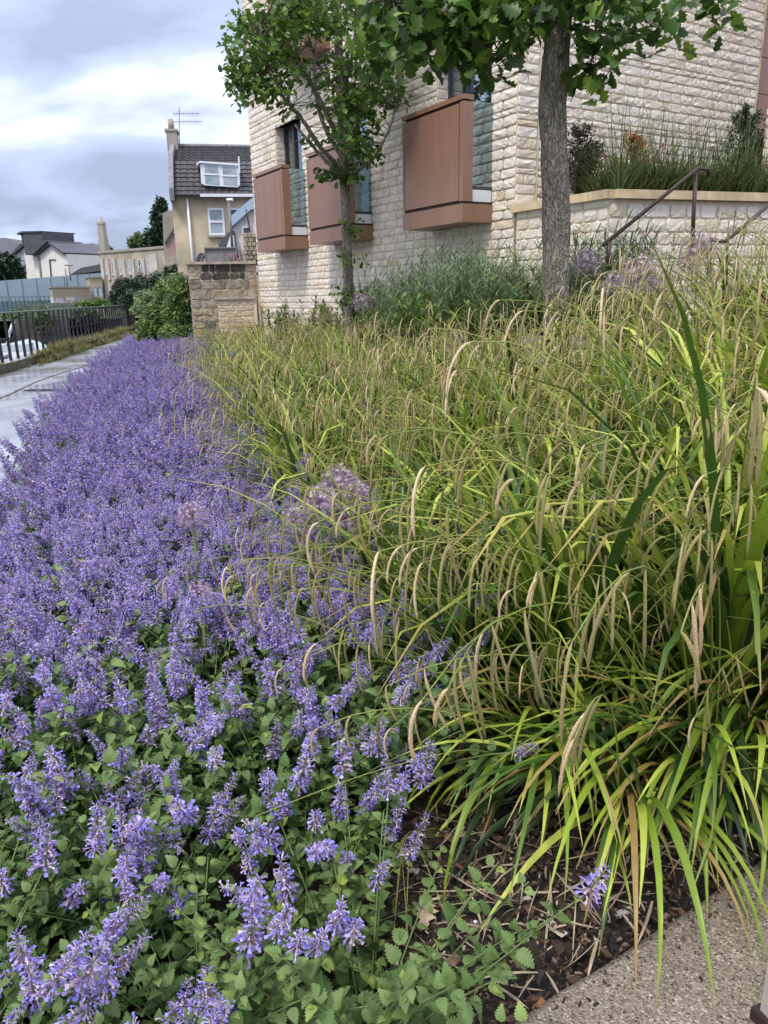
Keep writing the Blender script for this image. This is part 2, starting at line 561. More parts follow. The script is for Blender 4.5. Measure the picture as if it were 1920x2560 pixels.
M['sedge'] = leafmat('sedge_leaf', [(0.0, (0.020, 0.050, 0.014, 1)), (0.35, (0.075, 0.155, 0.022, 1)), (0.7, (0.28, 0.39, 0.035, 1)), (1.0, (0.56, 0.62, 0.11, 1))], dry=(0.45, 0.26, 0.10, 1), rough=0.38, trans=0.28)
M['sedge_stem'] = leafmat('sedge_stem', [(0.0, (0.08, 0.13, 0.02, 1)), (0.5, (0.20, 0.26, 0.045, 1)), (1.0, (0.38, 0.35, 0.10, 1))], rough=0.5, trans=0.1)
m, t, p = mat('sedge_spike')
a = attr(t)
c = ramp(t, a[0], [(0.0, (0.20, 0.19, 0.06, 1)), (0.4, (0.38, 0.32, 0.13, 1)), (0.75, (0.56, 0.41, 0.21, 1)), (1.0, (0.76, 0.59, 0.38, 1))])
c = mixc(t, 0.55, c, ramp(t, noise(t, 420, 2), [(0.38, (0.35, 0.3, 0.25, 1)), (0.6, (1, 1, 1, 1))]), 'MULTIPLY')
t.links.new(c, p.inputs['Base Color']); p.inputs['Roughness'].default_value = 0.9
bump(t, p, noise(t, 420, 2), 0.8, 0.003)
M['spike'] = m
M['straw'] = simple('dead_straw', (0.36, 0.27, 0.19, 1), 0.9, 0.35, 20)
M['cat_leaf'] = leafmat('catmint_leaf', [(0.0, (0.035, 0.078, 0.022, 1)), (0.5, (0.105, 0.185, 0.050, 1)), (0.85, (0.20, 0.285, 0.095, 1)), (1.0, (0.32, 0.40, 0.07, 1))], rough=0.5, trans=0.25, vein=260, spec=0.3)
m, t, p = mat('catmint_flower')
a = attr(t)
cor = ramp(t, a[1], [(0.0, (0.22, 0.18, 0.60, 1)), (0.5, (0.37, 0.31, 0.80, 1)), (1.0, (0.62, 0.56, 0.92, 1))])
cal = ramp(t, a[1], [(0.0, (0.14, 0.10, 0.16, 1)), (0.4, (0.36, 0.25, 0.38, 1)), (0.75, (0.60, 0.45, 0.54, 1)), (1.0, (0.85, 0.70, 0.58, 1))])
c = mixc(t, a[0], cal, cor)
t.links.new(c, p.inputs['Base Color']); p.inputs['Roughness'].default_value = 0.6
p.inputs['Specular IOR Level'].default_value = 0.2
tr = t.nodes.new('ShaderNodeBsdfTranslucent'); t.links.new(c, tr.inputs[0])
ms = t.nodes.new('ShaderNodeMixShader'); ms.inputs[0].default_value = 0.25
t.links.new(p.outputs[0], ms.inputs[1]); t.links.new(tr.outputs[0], ms.inputs[2])
t.links.new(ms.outputs[0], t.nodes['Material Output'].inputs[0])
M['cat_fl'] = m
M['cat_stem'] = simple('catmint_stem', (0.12, 0.17, 0.055, 1), 0.7, 0.25, 12)
M['oak'] = leafmat('oak_leaf', [(0.0, (0.025, 0.06, 0.012, 1)), (0.5, (0.09, 0.18, 0.028, 1)), (0.85, (0.22, 0.35, 0.05, 1)), (1.0, (0.34, 0.44, 0.06, 1))], rough=0.4, trans=0.38)
M['bush'] = leafmat('bush_leaf', [(0.0, (0.03, 0.06, 0.02, 1)), (0.5, (0.10, 0.18, 0.045, 1)), (1.0, (0.28, 0.36, 0.09, 1))], rough=0.5, trans=0.2)
M['darkbush'] = leafmat('dark_bush_leaf', [(0.0, (0.014, 0.030, 0.018, 1)), (0.5, (0.045, 0.085, 0.042, 1)), (1.0, (0.12, 0.17, 0.09, 1))], rough=0.5, trans=0.1)
M['greygreen'] = leafmat('grey_green_leaf', [(0.0, (0.07, 0.12, 0.055, 1)), (0.5, (0.17, 0.26, 0.12, 1)), (1.0, (0.34, 0.43, 0.19, 1))], rough=0.6, trans=0.2)
M['reed'] = leafmat('green_grass_blade', [(0.0, (0.025, 0.055, 0.018, 1)), (0.5, (0.085, 0.16, 0.05, 1)), (1.0, (0.26, 0.34, 0.13, 1))], rough=0.5, trans=0.2)
M['orange'] = leafmat('orange_leaf', [(0.0, (0.35, 0.11, 0.03, 1)), (1.0, (0.62, 0.26, 0.09, 1))], trans=0.3)
M['allium'] = leafmat('allium_floret', [(0.0, (0.24, 0.14, 0.28, 1)), (0.5, (0.46, 0.31, 0.48, 1)), (1.0, (0.66, 0.52, 0.55, 1))], dry=(0.62, 0.50, 0.42, 1), trans=0.1)
M['yellow'] = simple('yellow_petals', (0.75, 0.6, 0.03, 1), 0.5)
M['red'] = simple('red_petals', (0.45, 0.04, 0.07, 1), 0.5)
M['weed'] = leafmat('verge_weed', [(0.0, (0.05, 0.09, 0.02, 1)), (0.6, (0.14, 0.20, 0.045, 1)), (0.9, (0.24, 0.23, 0.07, 1)), (1.0, (0.28, 0.16, 0.08, 1))], trans=0.2)
m, t, p = mat('bark_chip')
c = ramp(t, rand_val(t), [(0.0, (0.012, 0.010, 0.009, 1)), (0.4, (0.028, 0.018, 0.013, 1)), (0.65, (0.07, 0.038, 0.022, 1)), (0.85, (0.15, 0.085, 0.05, 1)), (0.96, (0.30, 0.21, 0.14, 1)), (1.0, (0.55, 0.47, 0.38, 1))])
c = mixc(t, 0.4, c, ramp(t, noise(t, 90, 3), [(0.4, (0.5, 0.5, 0.5, 1)), (0.6, (1, 1, 1, 1))]), 'MULTIPLY')
t.links.new(c, p.inputs['Base Color']); p.inputs['Roughness'].default_value = 0.7
M['chip'] = m
#PART2
# ================================================================== THE SETTING
EDGE = np.array([(-6, -0.3), (0, -1.3), (1, -1.6), (3, -2.45), (5.65, -3.1), (7.64, -3.9), (10.4, -4.8), (14.9, -5.95), (18.8, -6.7), (25, -8.5), (40, -12.6)])


def edge_x(y):
    return np.interp(y, EDGE[:, 0], EDGE[:, 1])


def sstep(a, b, v):
    q = np.clip((v - a) / (b - a), 0, 1)
    return q * q * (3 - 2 * q)


def gz(x, y):
    """height of the planting bed"""
    d = x - edge_x(y)
    return 0.02 + np.clip((y - 1.2) / 4.6, 0, 1) * 0.15 * np.clip(d - 0.8, 0, 6.5)


# river wall / fence line, near to far
BANK = np.array([(-6.4, -20), (-7.4, 6), (-8.05, 13), (-8.75, 18), (-9.25, 21), (-10.0, 25), (-11.0, 31), (-12.4, 38), (-15.2, 48), (-20, 60), (-30, 78)], float)


def sheet(name, pts, z, m, kind='structure'):
    g = G(); V = np.array([(p[0], p[1], z) for p in pts])
    g.add(V, [tuple(range(len(V)))])
    return solo(name, g, m, kind=kind)


# river
sheet('river', [(-400, -60), (60, -60), (60, 900), (-400, 900)], -1.0, M['water'])
# ground on this side, path on top of it
g = G()
nb = len(BANK)
V = [(x, y, -0.03) for x, y in BANK] + [(300, y, -0.03) for x, y in BANK]
g.add(V, np.array([(i, i + nb, i + nb + 1, i + 1) for i in range(nb - 1)]))
solo('ground', g, M['soil'], kind='structure')
g = G()
ys = np.concatenate([np.arange(-3, 24, 1.0), np.arange(24, 48, 2.0)])
bxs = np.interp(ys, BANK[:, 1], BANK[:, 0])
VA = [(x + 0.10, y, 0.0) for x, y in zip(bxs, ys)] + [(edge_x(y) + 0.15, y, 0.0) for y in ys]
n = len(ys)
g.add(VA, np.array([(i, i + n, i + n + 1, i + 1) for i in range(n - 1)]))
solo('path', g, M['path'], kind='structure')
# the paler strip along the kerb and its joint, drain slots
g = G()
off = 1.15
VA = [(x + 0.35, y, 0.006) for x, y in zip(bxs, ys)] + [(x + 0.35 + off + 0.12 * math.sin(y * 0.7), y, 0.006) for x, y in zip(bxs, ys)]
g.add(VA, np.array([(i, i + n, i + n + 1, i + 1) for i in range(n - 1)]))
mstrip = M['path'].copy(); mstrip.name = 'wet_path_strip'
solo('path_strip', g, mstrip, kind='structure')
g = G()
for i in range(n - 1):
    x0, x1 = bxs[i] + 0.35 + off + 0.12 * math.sin(ys[i] * 0.7), bxs[i + 1] + 0.35 + off + 0.12 * math.sin(ys[i + 1] * 0.7)
    g.add([(x0, ys[i], 0.010), (x0 + 0.035, ys[i], 0.010), (x1 + 0.035, ys[i + 1], 0.010), (x1, ys[i + 1], 0.010)], np.array([(0, 1, 2, 3)]))
for y in (12.2, 19.5, 27.5):
    xa, xb = np.interp(y, BANK[:, 1], BANK[:, 0]) + 1.6, edge_x(y)
    g.add([(xa, y, 0.011), (xb, y + 0.5, 0.011), (xb, y + 0.53, 0.011), (xa, y + 0.035, 0.011)], np.array([(0, 1, 2, 3)]))
solo('path_joints', g, M['kerbface'], kind='structure')
pd = thing('drain_channel', atz(70, 978, 0), 'row of small dark square drain slots across the wet path', 'drain')
for k, px in enumerate((72, 84, 98, 121, 142, 161)):
    c = atz(px, 976.5 - 0.004 * px, 0.0)
    w = 0.075 if k != 0 else 0.05
    gg = G(); gg.add(*box((c[0] - w, c[1] - w * 1.5, 0.001), (c[0] + w, c[1] + w * 1.5, 0.012)))
    part('slot', gg, M['iron'], pd)
# kerb wall that carries the fence
g = G()
for i in range(nb - 2):
    a, b = BANK[i], BANK[i + 1]
    V = [(a[0] - 0.42, a[1], 0.20), (a[0] + 0.05, a[1], 0.20), (b[0] + 0.05, b[1], 0.20), (b[0] - 0.42, b[1], 0.20)]
    g.add(V, np.array([(0, 1, 2, 3)]), mi=0)
    V = [(a[0] + 0.05, a[1], -0.02), (b[0] + 0.05, b[1], -0.02), (b[0] + 0.05, b[1], 0.20), (a[0] + 0.05, a[1], 0.20)]
    g.add(V, np.array([(0, 1, 2, 3)]), mi=1)
    V = [(a[0] - 0.42, a[1], -1.4), (b[0] - 0.42, b[1], -1.4), (b[0] - 0.42, b[1], 0.20), (a[0] - 0.42, a[1], 0.20)]
    g.add(V, np.array([(3, 2, 1, 0)]), mi=1)
solo('river_kerb', g, [M['kerb'], M['kerbface']], kind='structure')
# far bank
FB = [at(-700, 806, 110)[:2], atz(-250, 812, -1)[:2], atz(0, 818, -1)[:2], atz(110, 828, -1)[:2], atz(178, 839, -1)[:2], (-27, 56), (-33, 80), (-40, 100)]
FB = np.array([(p[0], p[1]) for p in FB])
g = G()
nf = len(FB)
V = [(x, y, 0.25) for x, y in FB[:6]] + [(-330, 110, 0.25), (-330, 900, 0.25), (300, 900, 0.25), (300, 60, 0.25), (-20, 56.5, 0.25)]
cx, cy = -60, 140
V = V + [(cx, cy, 0.25)]
k = len(V) - 1
g.add(V, [(k, (i + 1) % k, i) for i in range(k)])
solo('far_bank', g, M['grassgr'], kind='structure')
g = G()
for i in range(5):
    a, b = FB[i], FB[i + 1]
    g.add([(a[0], a[1], -1.3), (b[0], b[1], -1.3), (b[0], b[1], 0.27), (a[0], a[1], 0.27)], np.array([(0, 1, 2, 3)]))
m_q = simple('dark_quay_stone', (0.11, 0.09, 0.075, 1), 0.9, 0.5, 1.5, bmp=0.5, bscale=5)
solo('quay_wall', g, m_q, kind='structure')

# planting bed
xs = np.concatenate([np.arange(-6.9, 3.6, 0.12)])
ysb = np.concatenate([np.arange(-0.6, 4, 0.10), np.arange(4, 19.5, 0.35)])
X, Y = np.meshgrid(xs, ysb)
KD = np.array([0.73, 0.44]) / np.hypot(0.73, 0.44)
K0 = np.array([0.325, 1.24])


def kerb_side(x, y):
    """positive on the bed side of the concrete edge"""
    return -(x - K0[0]) * KD[1] + (y - K0[1]) * KD[0]


X = np.where(X < edge_x(Y) + 0.05, edge_x(Y) + 0.05 - 1e-4*(edge_x(Y)-X), X)
for j in range(X.shape[0]):
    e_ = edge_x(ysb[j]) + 0.05; X[j] = e_ + (3.6 - e_) * (np.arange(X.shape[1]) / (X.shape[1] - 1)) ** 1.0
Z = gz(X, Y) + 0.02 * np.sin(X * 9 + Y * 4) * np.cos(Y * 7 - X * 3) - 0.02
ks = kerb_side(X, Y)
Z = np.where(ks < 0.1, -0.02 + 0.0 * Z, Z)
ny, nx = X.shape
idx = np.arange(ny * nx).reshape(ny, nx)
F = np.stack([idx[:-1, :-1], idx[:-1, 1:], idx[1:, 1:], idx[1:, :-1]], -1).reshape(-1, 4)
cx_ = X.ravel()[F].mean(1); cy_ = Y.ravel()[F].mean(1)
g = G(); g.add(np.stack([X, Y, Z], -1).reshape(-1, 3), F)
solo('planting_bed', g, M['soil'], kind='structure', smooth=True)
# exposed aggregate pavement with a slightly rough edge
g = G()
tt = np.linspace(-4, 6, 90)
ed = K0[None] + tt[:, None] * KD[None] + np.array([-KD[1], KD[0]])[None] * (0.003 * np.sin(tt * 23) + 0.004 * np.sin(tt * 61))[:, None]
nn = len(ed)
top = np.c_[ed, np.full(nn, 0.06)]
low = np.c_[ed + np.array([-KD[1], KD[0]]) * 0.01, np.full(nn, -0.05)]
bev = np.c_[ed - np.array([-KD[1], KD[0]]) * 0.018, np.full(nn, 0.068)]
far = np.c_[ed - np.array([-KD[1], KD[0]]) * 3.5, np.full(nn, 0.068)]
V = np.concatenate([low, top, bev, far])
F = []
for r_ in range(3):
    for i in range(nn - 1):
        F.append((r_ * nn + i, r_ * nn + i + 1, (r_ + 1) * nn + i + 1, (r_ + 1) * nn + i))
g.add(V, np.array(F)[:, ::-1])
solo('pavement', g, M['agg'], kind='structure', smooth=True)

# ================================================================== THE STONE BUILDING
FD = np.array([-0.512, 0.859, 0.0])       # along the facade, away from the camera
FN = np.array([-0.859, -0.512, 0.0])      # out of the facade
WD = np.array([0.859, 0.512, 0.0])        # along the wing
WN = np.array([0.512, -0.859, 0.0])       # out of the wing
UZ = np.array([0, 0, 1.0])
PC = at(1159, 250, 9.5)
D_BOX = 0.47
PW = PC - FN * D_BOX
KINK = onplane(1290, 400, PW, FN); KINK[2] = 0
LEN_F = float(np.dot(onplane(628, 400, PW, FN) - KINK, FD))


# rounded tumbled stones: three lengths, several shapes, real size, face towards -y, lying on y = 0
def pillow(lx, lz, dep, seed):
    dep = dep * 0.36
    r = np.random.default_rng(seed)
    hx, hz = lx / 2, lz / 2
    c = min(0.022, hz * 0.45)
    def ring(inset, y, j):
        x, z = hx - inset, hz - inset
        cc = max(0.004, c - inset * 0.3)
        P = [(-x + cc, -z), (0, -z), (x - cc, -z), (x, -z + cc), (x, z - cc), (x - cc, z), (0, z), (-x + cc, z), (-x, z - cc), (-x, -z + cc)]
        P = np.array(P) + r.normal(0, j, (10, 2))
        return np.c_[P[:, 0], np.full(10, y), P[:, 1]]
    a = ring(0, 0.0, 0.0015); b = ring(0.002, -dep * 0.6, 0.0015); d = ring(0.007, -dep, 0.0015)
    d[:, 1] += r.normal(0, 0.0025, 10)
    mid = np.array([(-hx * 0.45, -dep - 0.002, 0.0), (0.0, -dep - 0.003, 0.0), (hx * 0.45, -dep - 0.002, 0.0)]) + r.normal(0, 0.004, (3, 3))
    V = np.concatenate([a, b, d, mid])
    F = []
    for k in range(2):
        for i in range(10):
            j = (i + 1) % 10
            F.append((k * 10 + i, k * 10 + j, (k + 1) * 10 + j, (k + 1) * 10 + i))
    T = []
    own = [0, 1, 1, 2, 2, 2, 1, 1, 0, 0]
    own = [0, 1, 2, 2, 2, 2, 1, 0, 0, 0]
    for i in range(10):
        j = (i + 1) % 10
        A, B = 30 + own[i], 30 + own[j]
        T.append((20 + i, 20 + j, B))
        if A != B:
            T.append((20 + i, B, A))
    return V, [np.array(F), np.array(T)]


CLS = [(0.13, 0.108), (0.21, 0.108), (0.30, 0.108), (0.20, 0.052)]
PIL = []
for ci, (lx, lz) in enumerate(CLS):
    for v in range(6):
        gq = G(); gq.add(*pillow(lx, lz, 0.03, ci * 10 + v)); PIL.append((ci, lx, lz, gq))
PMESH = {}


def lay(u0, u1, z0, z1, holes, seed, h_main=0.112, joint=0.015):
    """courses of stones; holes are (ua, ub, za, zb). -> list of (u, z, length, height)"""
    r = random.Random(seed)
    out_ = []
    z = z0
    while z < z1 - 0.03:
        h = h_main * r.uniform(0.88, 1.10) if r.random() < 0.9 else 0.066
        for za_ in [hh[2] for hh in holes] + [hh[3] for hh in holes]:
            if z < za_ < z + h and za_ - z > 0.05:
                h = za_ - z if za_ - z > 0.05 else h
        zc = z + h / 2
        segs = [(u0, u1)]
        for ua, ub, za, zb in holes:
            if zc > za and zc < zb:
                ns = []
                for s0, s1 in segs:
                    if ub <= s0 or ua >= s1:
                        ns.append((s0, s1))
                    else:
                        if ua > s0 + 0.03: ns.append((s0, ua))
                        if ub < s1 - 0.03: ns.append((ub, s1))
                segs = ns
        for s0, s1 in segs:
            u = s0
            while u < s1 - 0.01:
                l = r.choice([0.12, 0.16, 0.2, 0.22, 0.25, 0.28, 0.33]) * r.uniform(0.9, 1.1)
                if s1 - u - l < 0.09:
                    l = s1 - u
                    if l > 0.4: l = l / 2
                out_.append((u + l / 2, zc, l - joint, h - joint))
                u += l
        z += h
    return out_


def stone_T(o, ud, nrm, st, seed):
    """transforms (n,4,4) and variant index of stones laid in the plane o + u*ud + z*Z, facing nrm"""
    r = np.random.default_rng(seed)
    T = np.zeros((len(st), 4, 4)); vi = np.zeros(len(st), int)
    for i, (u, z, l, h) in enumerate(st):
        ci = 3 if h < 0.075 else (0 if l < 0.165 else (1 if l < 0.25 else 2))
        v = ci * 6 + r.integers(6)
        _, lx, lz, _ = PIL[v]
        p = o + ud * u + UZ * z
        dj = r.uniform(0.8, 1.25)
        sx = l / lx * (1 if r.random() < 0.5 else 1)
        T[i, :3, 0] = ud * sx; T[i, :3, 1] = -nrm * dj; T[i, :3, 2] = UZ * (h / lz)
        T[i, :3, 3] = p; T[i, 3, 3] = 1; vi[i] = v
    return T, vi


def place_stones(root, sets, matl, limit=300, rest='stone_infill'):
    """sets of (T, vi); the largest in view become single stones, the rest one part"""
    T = np.concatenate([s[0] for s in sets]); vi = np.concatenate([s[1] for s in sets])
    q = proj(T[:, :3, 3])
    inside = (q[:, 0] > 0) & (q[:, 0] < 1920) & (q[:, 1] > 0) & (q[:, 1] < 2560) & (q[:, 2] > 0)
    # leave stones hidden behind the trunks and boxes to the joined part
    size = np.linalg.norm(T[:, :3, 0], axis=1) / np.maximum(q[:, 2], .1)
    size = np.where(inside, 1 / np.maximum(q[:, 2], .1), -1) + size * 0.001
    order = np.argsort(-size)
    pick = order[:limit]
    rest_i = order[limit:]
    rl = root_loc(root)
    for i in pick:
        v = vi[i]
        if v not in PMESH or PMESH[v].materials[0] != matl:
            PMESH[v] = PIL[v][3].mesh('stone', matl, False)
        o = link('stone', PMESH[v], root)
        Mx = Matrix([list(r_) for r_ in T[i]])
        Mx.translation = Vector(T[i, :3, 3] - rl)
        o.matrix_local = Mx
    if len(rest_i):
        g = G()
        for v in np.unique(vi[rest_i]):
            g.inst(PIL[v][3], T[rest_i][vi[rest_i] == v])
        part(rest, g, matl, root, smooth=False, kind='stuff')


def to_u(p):
    return float(np.dot(np.asarray(p) - KINK, FD))


bld = thing('stone_building', KINK + np.array([0, 0, 1.0]), 'modern pale rubble stone building with bronze metal balcony boxes', 'building')
WH = 1.12                                   # window width
uc = [to_u(at(1159, 250, 9.5) - FN * D_BOX), to_u(at(866, 380, 12.0) - FN * D_BOX), to_u(at(700, 410, 13.97) - FN * D_BOX)]
up_u = to_u(at(759, 80, 13.02) - FN * D_BOX)
FLOOR = [2.60, 5.55]
wins = [(u + 0.12, u + 0.12 + WH, FLOOR[0], 4.58) for u in uc]
wins[0] = (uc[0] + 0.08, uc[0] + 0.08 + WH, FLOOR[0], 4.58)
wins += [(up_u + 0.12, up_u + 0.12 + WH, FLOOR[1], 7.5), (uc[0] + 0.3, uc[0] + 0.3 + WH, FLOOR[1] + 0.1, 7.6)]
Z0, Z1 = 0.2, 8.6


def wall_with_holes(o, ud, nrm, u0, u1, z0, z1, holes, thick=0.3):
    """mortar face set back behind the stones, with real openings"""
    us = sorted({u0, u1, *[h[0] for h in holes], *[h[1] for h in holes]})
    zs = sorted({z0, z1, *[h[2] for h in holes], *[h[3] for h in holes]})
    g = G()
    for a, b in zip(us[:-1], us[1:]):
        for c_, d_ in zip(zs[:-1], zs[1:]):
            um, zm = (a + b) / 2, (c_ + d_) / 2
            if any(h[0] < um < h[1] and h[2] < zm < h[3] for h in holes):
                continue
            g.add(*frame_box(o, ud, nrm, UZ, (a, -thick, c_), (b, -0.001, d_)))
    return g


holes = [(a, b, c_, d_) for a, b, c_, d_ in wins]
part('wall', wall_with_holes(KINK, FD, FN, 0.0, LEN_F, Z0, Z1, holes), M['mortar'], bld)
sets = [stone_T(KINK, FD, FN, lay(0.0, LEN_F, 0.3, Z1, holes, 3), 1)]
# wing: stops at the bronze cladding
LEN_W = float(np.dot(onplane(1882, 300, KINK + UZ * 3, WN) - KINK, WD))
g = G(); g.add(*frame_box(KINK, WD, WN, UZ, (0.001, -0.3, 1.2), (LEN_W, -0.001, Z1)))
part('wall', g, M['mortar'], bld)
JOINT_U = float(np.dot(onplane(1346, 300, KINK + UZ * 3, WN) - KINK, WD))
wst = lay(0.0, JOINT_U - 0.008, 2.3, Z1, [], 5) + lay(JOINT_U + 0.012, LEN_W, 2.3, Z1, [], 6)
sets.append(stone_T(KINK, WD, WN, wst, 2))
# reveals of the openings, stone ends turned into the wall
for a, b, c_, d_ in wins:
    for uu, dr in ((a, 1), (b, -1)):
        o_ = KINK + FD * uu - FN * 0.0
        rv = lay(0.0, 0.20, c_, d_, [], int(uu * 100))
        # facing the inside of the opening
        nr = FD * dr
        T, vi = stone_T(o_, -FN, nr, [(u, z, l, h) for u, z, l, h in rv], 4)
        T[:, :3, 1] *= 0.35
        sets.append((T, vi))
# far return of the facade at the river corner
CORN = KINK + FD * LEN_F
g = G(); g.add(*frame_box(CORN, -FN, FD, UZ, (0.0, -0.3, Z0), (3.0, -0.002, Z1)))
part('wall', g, M['mortar'], bld)
sets.append(stone_T(CORN, -FN, FD, lay(0.0, 1.2, 0.6, Z1, [], 9), 11))
place_stones(bld, sets, M['stone'])
# movement joint
g = G(); g.add(*frame_box(KINK, WD, WN, UZ, (JOINT_U - 0.006, 0.0, 2.3), (JOINT_U + 0.010, 0.012, Z1)))
part('movement_joint', g, M['mortar'], bld)

# rooms behind the openings: a dark box so that the panes have depth
for a, b, c_, d_ in wins:
    g = G()
    for lo, hi in (((a - .4, -1.8, c_ - .05), (b + .4, -1.7, d_ + .05)), ((a - .45, -1.8, c_ - .05), (a - .4, -.31, d_ + .05)), ((b + .4, -1.8, c_ - .05), (b + .45, -.31, d_ + .05)),
                   ((a - .4, -1.7, c_ - .1), (b + .4, -.31, c_ - .05)), ((a - .4, -1.7, d_ + .05), (b + .4, -.31, d_ + .1))):
        g.add(*frame_box(KINK, FD, FN, UZ, lo, hi))
    part('room', g, M['room'], bld)
    w_ = link('window', None, bld)
    w_.location = tuple(KINK + FD * (a + b) / 2 + UZ * c_ - root_loc(bld))
    g = G()
    fr = 0.05
    y0, y1 = -0.24, -0.17
    mull = a + (b - a) * 0.62
    for lo, hi in (((a, y0, c_), (a + fr, y1, d_)), ((b - fr, y0, c_), (b, y1, d_)), ((a + fr, y0, d_ - fr), (b - fr, y1, d_)), ((a + fr, y0, c_), (b - fr, y1, c_ + fr)), ((mull - .03, y0, c_ + fr), (mull + .03, y1 + .005, d_ - fr))):
        g.add(*frame_box(KINK, FD, FN, UZ, lo, hi))
    part('frame', g, M['frame'], w_)
    for lo, hi in ((a + fr, mull - .03), (mull + .03, b - fr)):
        g = G(); g.add(*frame_box(KINK, FD, FN, UZ, (lo, -0.215, c_ + fr), (hi, -0.205, d_ - fr)))
        part('pane', g, M['glass'], w_)
    # curtain gathered to one side
    g = G()
    n_ = 26
    us_ = np.linspace(a + 0.05, a + (b - a) * (0.97 if abs(a - uc[0]) < .3 else 0.55), n_)
    yy = -0.42 + 0.028 * np.sin(np.arange(n_) * 1.9)
    V = [KINK + FD * u_ + FN * y_ + UZ * z_ for z_ in (c_ + .05, d_ - .05) for u_, y_ in zip(us_, yy)]
    g.add(V, np.array([(i, i + 1, n_ + i + 1, n_ + i) for i in range(n_ - 1)]))
    part('curtain', g, M['curtain'], w_, smooth=True)
    # soffit under the header
    g = G(); g.add(*frame_box(KINK, FD, FN, UZ, (a - .001, -0.298, d_), (b + .001, 0.012, d_ + 0.012)))
    part('lintel_soffit', g, M['frame'], w_)

# bronze balcony boxes
for bi, (u, zf) in enumerate([(uc[0], 2.368), (uc[1], 2.368), (uc[2], 2.368), (up_u, 5.28), (uc[0] + 0.2, 5.35)]):
    bxr = link('balcony', None, bld)
    bxr.location = tuple(KINK + FD * (u + .65) + UZ * zf - root_loc(bld))
    Wd = 1.32
    f = lambda lo, hi: frame_box(KINK, FD, FN, UZ, lo, hi)
    fh = 0.205
    D = D_BOX
    # fascia: front, side, underside
    g = G()
    g.add(*f((u, 0.0, zf), (u + Wd, D, zf + fh)))
    part('fascia', g, M['bronze'], bxr)
    g = G(); g.add(*f((u + 0.012, 0.01, zf + fh), (u + Wd - .01, D - 0.02, zf + fh + 0.028)))
    part('shadow_gap', g, M['bronze_in'], bxr)
    zt = zf + 1.305
    g = G()
    g.add(*f((u + 0.001, D - 0.145, zf + fh + .028), (u + 0.075, D - 0.002, zt)))
    g.add(*f((u + Wd - 0.045, D - 0.145, zf + fh + .028), (u + Wd - .001, D - 0.002, zt)))
    part('post', g, M['bronze'], bxr, kind='stuff')
    g = G(); g.add(*f((u + 0.088, D - 0.12, zf + fh + .04), (u + Wd - 0.058, D - 0.001, zt - 0.012)))
    part('panel', g, M['bronze'], bxr)
    g = G(); g.add(*f((u + 0.075, D - 0.11, zf + fh + .03), (u + Wd - .045, D - 0.03, zt + .02)))
    part('backing', g, M['bronze_in'], bxr)
    g = G(); g.add(*f((u - 0.002, D - 0.15, zt + 0.022), (u + Wd + .002, D + 0.004, zt + 0.072)))
    part('cap', g, M['bronze'], bxr)
    # side glass, white sill block, dark track
    g = G(); g.add(*f((u + 0.03, 0.005, zf + fh + .20), (u + 0.042, D - 0.15, zt + 0.02)))
    part('side_glass', g, M['glass_g'], bxr)
    g = G(); g.add(*f((u + 0.012, 0.03, zf + fh + .029), (u + 0.06, D - 0.148, zf + fh + .16)))
    part('sill_block', g, M['white_pl'], bxr)
    g = G(); g.add(*f((u + 0.02, 0.0, zf + fh + .162), (u + 0.07, D - 0.148, zf + fh + .20)))
    part('glass_track', g, M['frame'], bxr)

# bronze cladding recessed beyond the wing, and the near stone pier at the frame's right
CL0 = KINK + WD * (LEN_W + 0.002) - WN * 0.05
CL0[2] = 0
ww = float(np.dot(onplane(1990, 300, CL0 + UZ * 3, WN) - CL0, WD))
g = G(); g.add(*frame_box(CL0, WD, WN, UZ, (-0.012, -0.04, 2.4), (0.018, 0.07, Z1)))
part('cladding_edge_trim', g, M['coping'], bld)
for k in range(13):
    g = G(); z_ = 2.35 + k * 0.46
    g.add(*frame_box(CL0, WD, WN, UZ, (0.02, -0.05, z_), (ww, 0.0, z_ + 0.45)))
    part('cladding_panel', g, M['bronze'], bld)
g = G(); g.add(*frame_box(CL0, WD, WN, UZ, (0.02, -0.12, 2.3), (ww, -0.055, Z1)))
part('cladding_backing', g, M['bronze_in'], bld)
PIER = at(1897, 490, 9.6); PIER[2] = 0
pier = thing('stone_pier', PIER + UZ * 2.4, 'pale stone wall end standing in front of the bronze cladding at the right', 'wall')
PN_ = -np.array([PIER[0] + 1.2, PIER[1], 0]); PN_ /= np.linalg.norm(PN_); PD_ = np.array([-PN_[1], PN_[0], 0])
g = G(); g.add(*frame_box(PIER, PD_, PN_, UZ, (0.0, -0.5, 2.42), (1.2, -0.001, Z1)))
part('wall', g, M['mortar'], pier)
ps = [stone_T(PIER, PD_, PN_, lay(-0.01, 1.0, 2.42, 7, [], 21), 22), stone_T(PIER, -PN_, -PD_, lay(-0.02, 0.5, 2.42, 7, [], 23), 24)]
place_stones(pier, ps, M['stone'], 200)

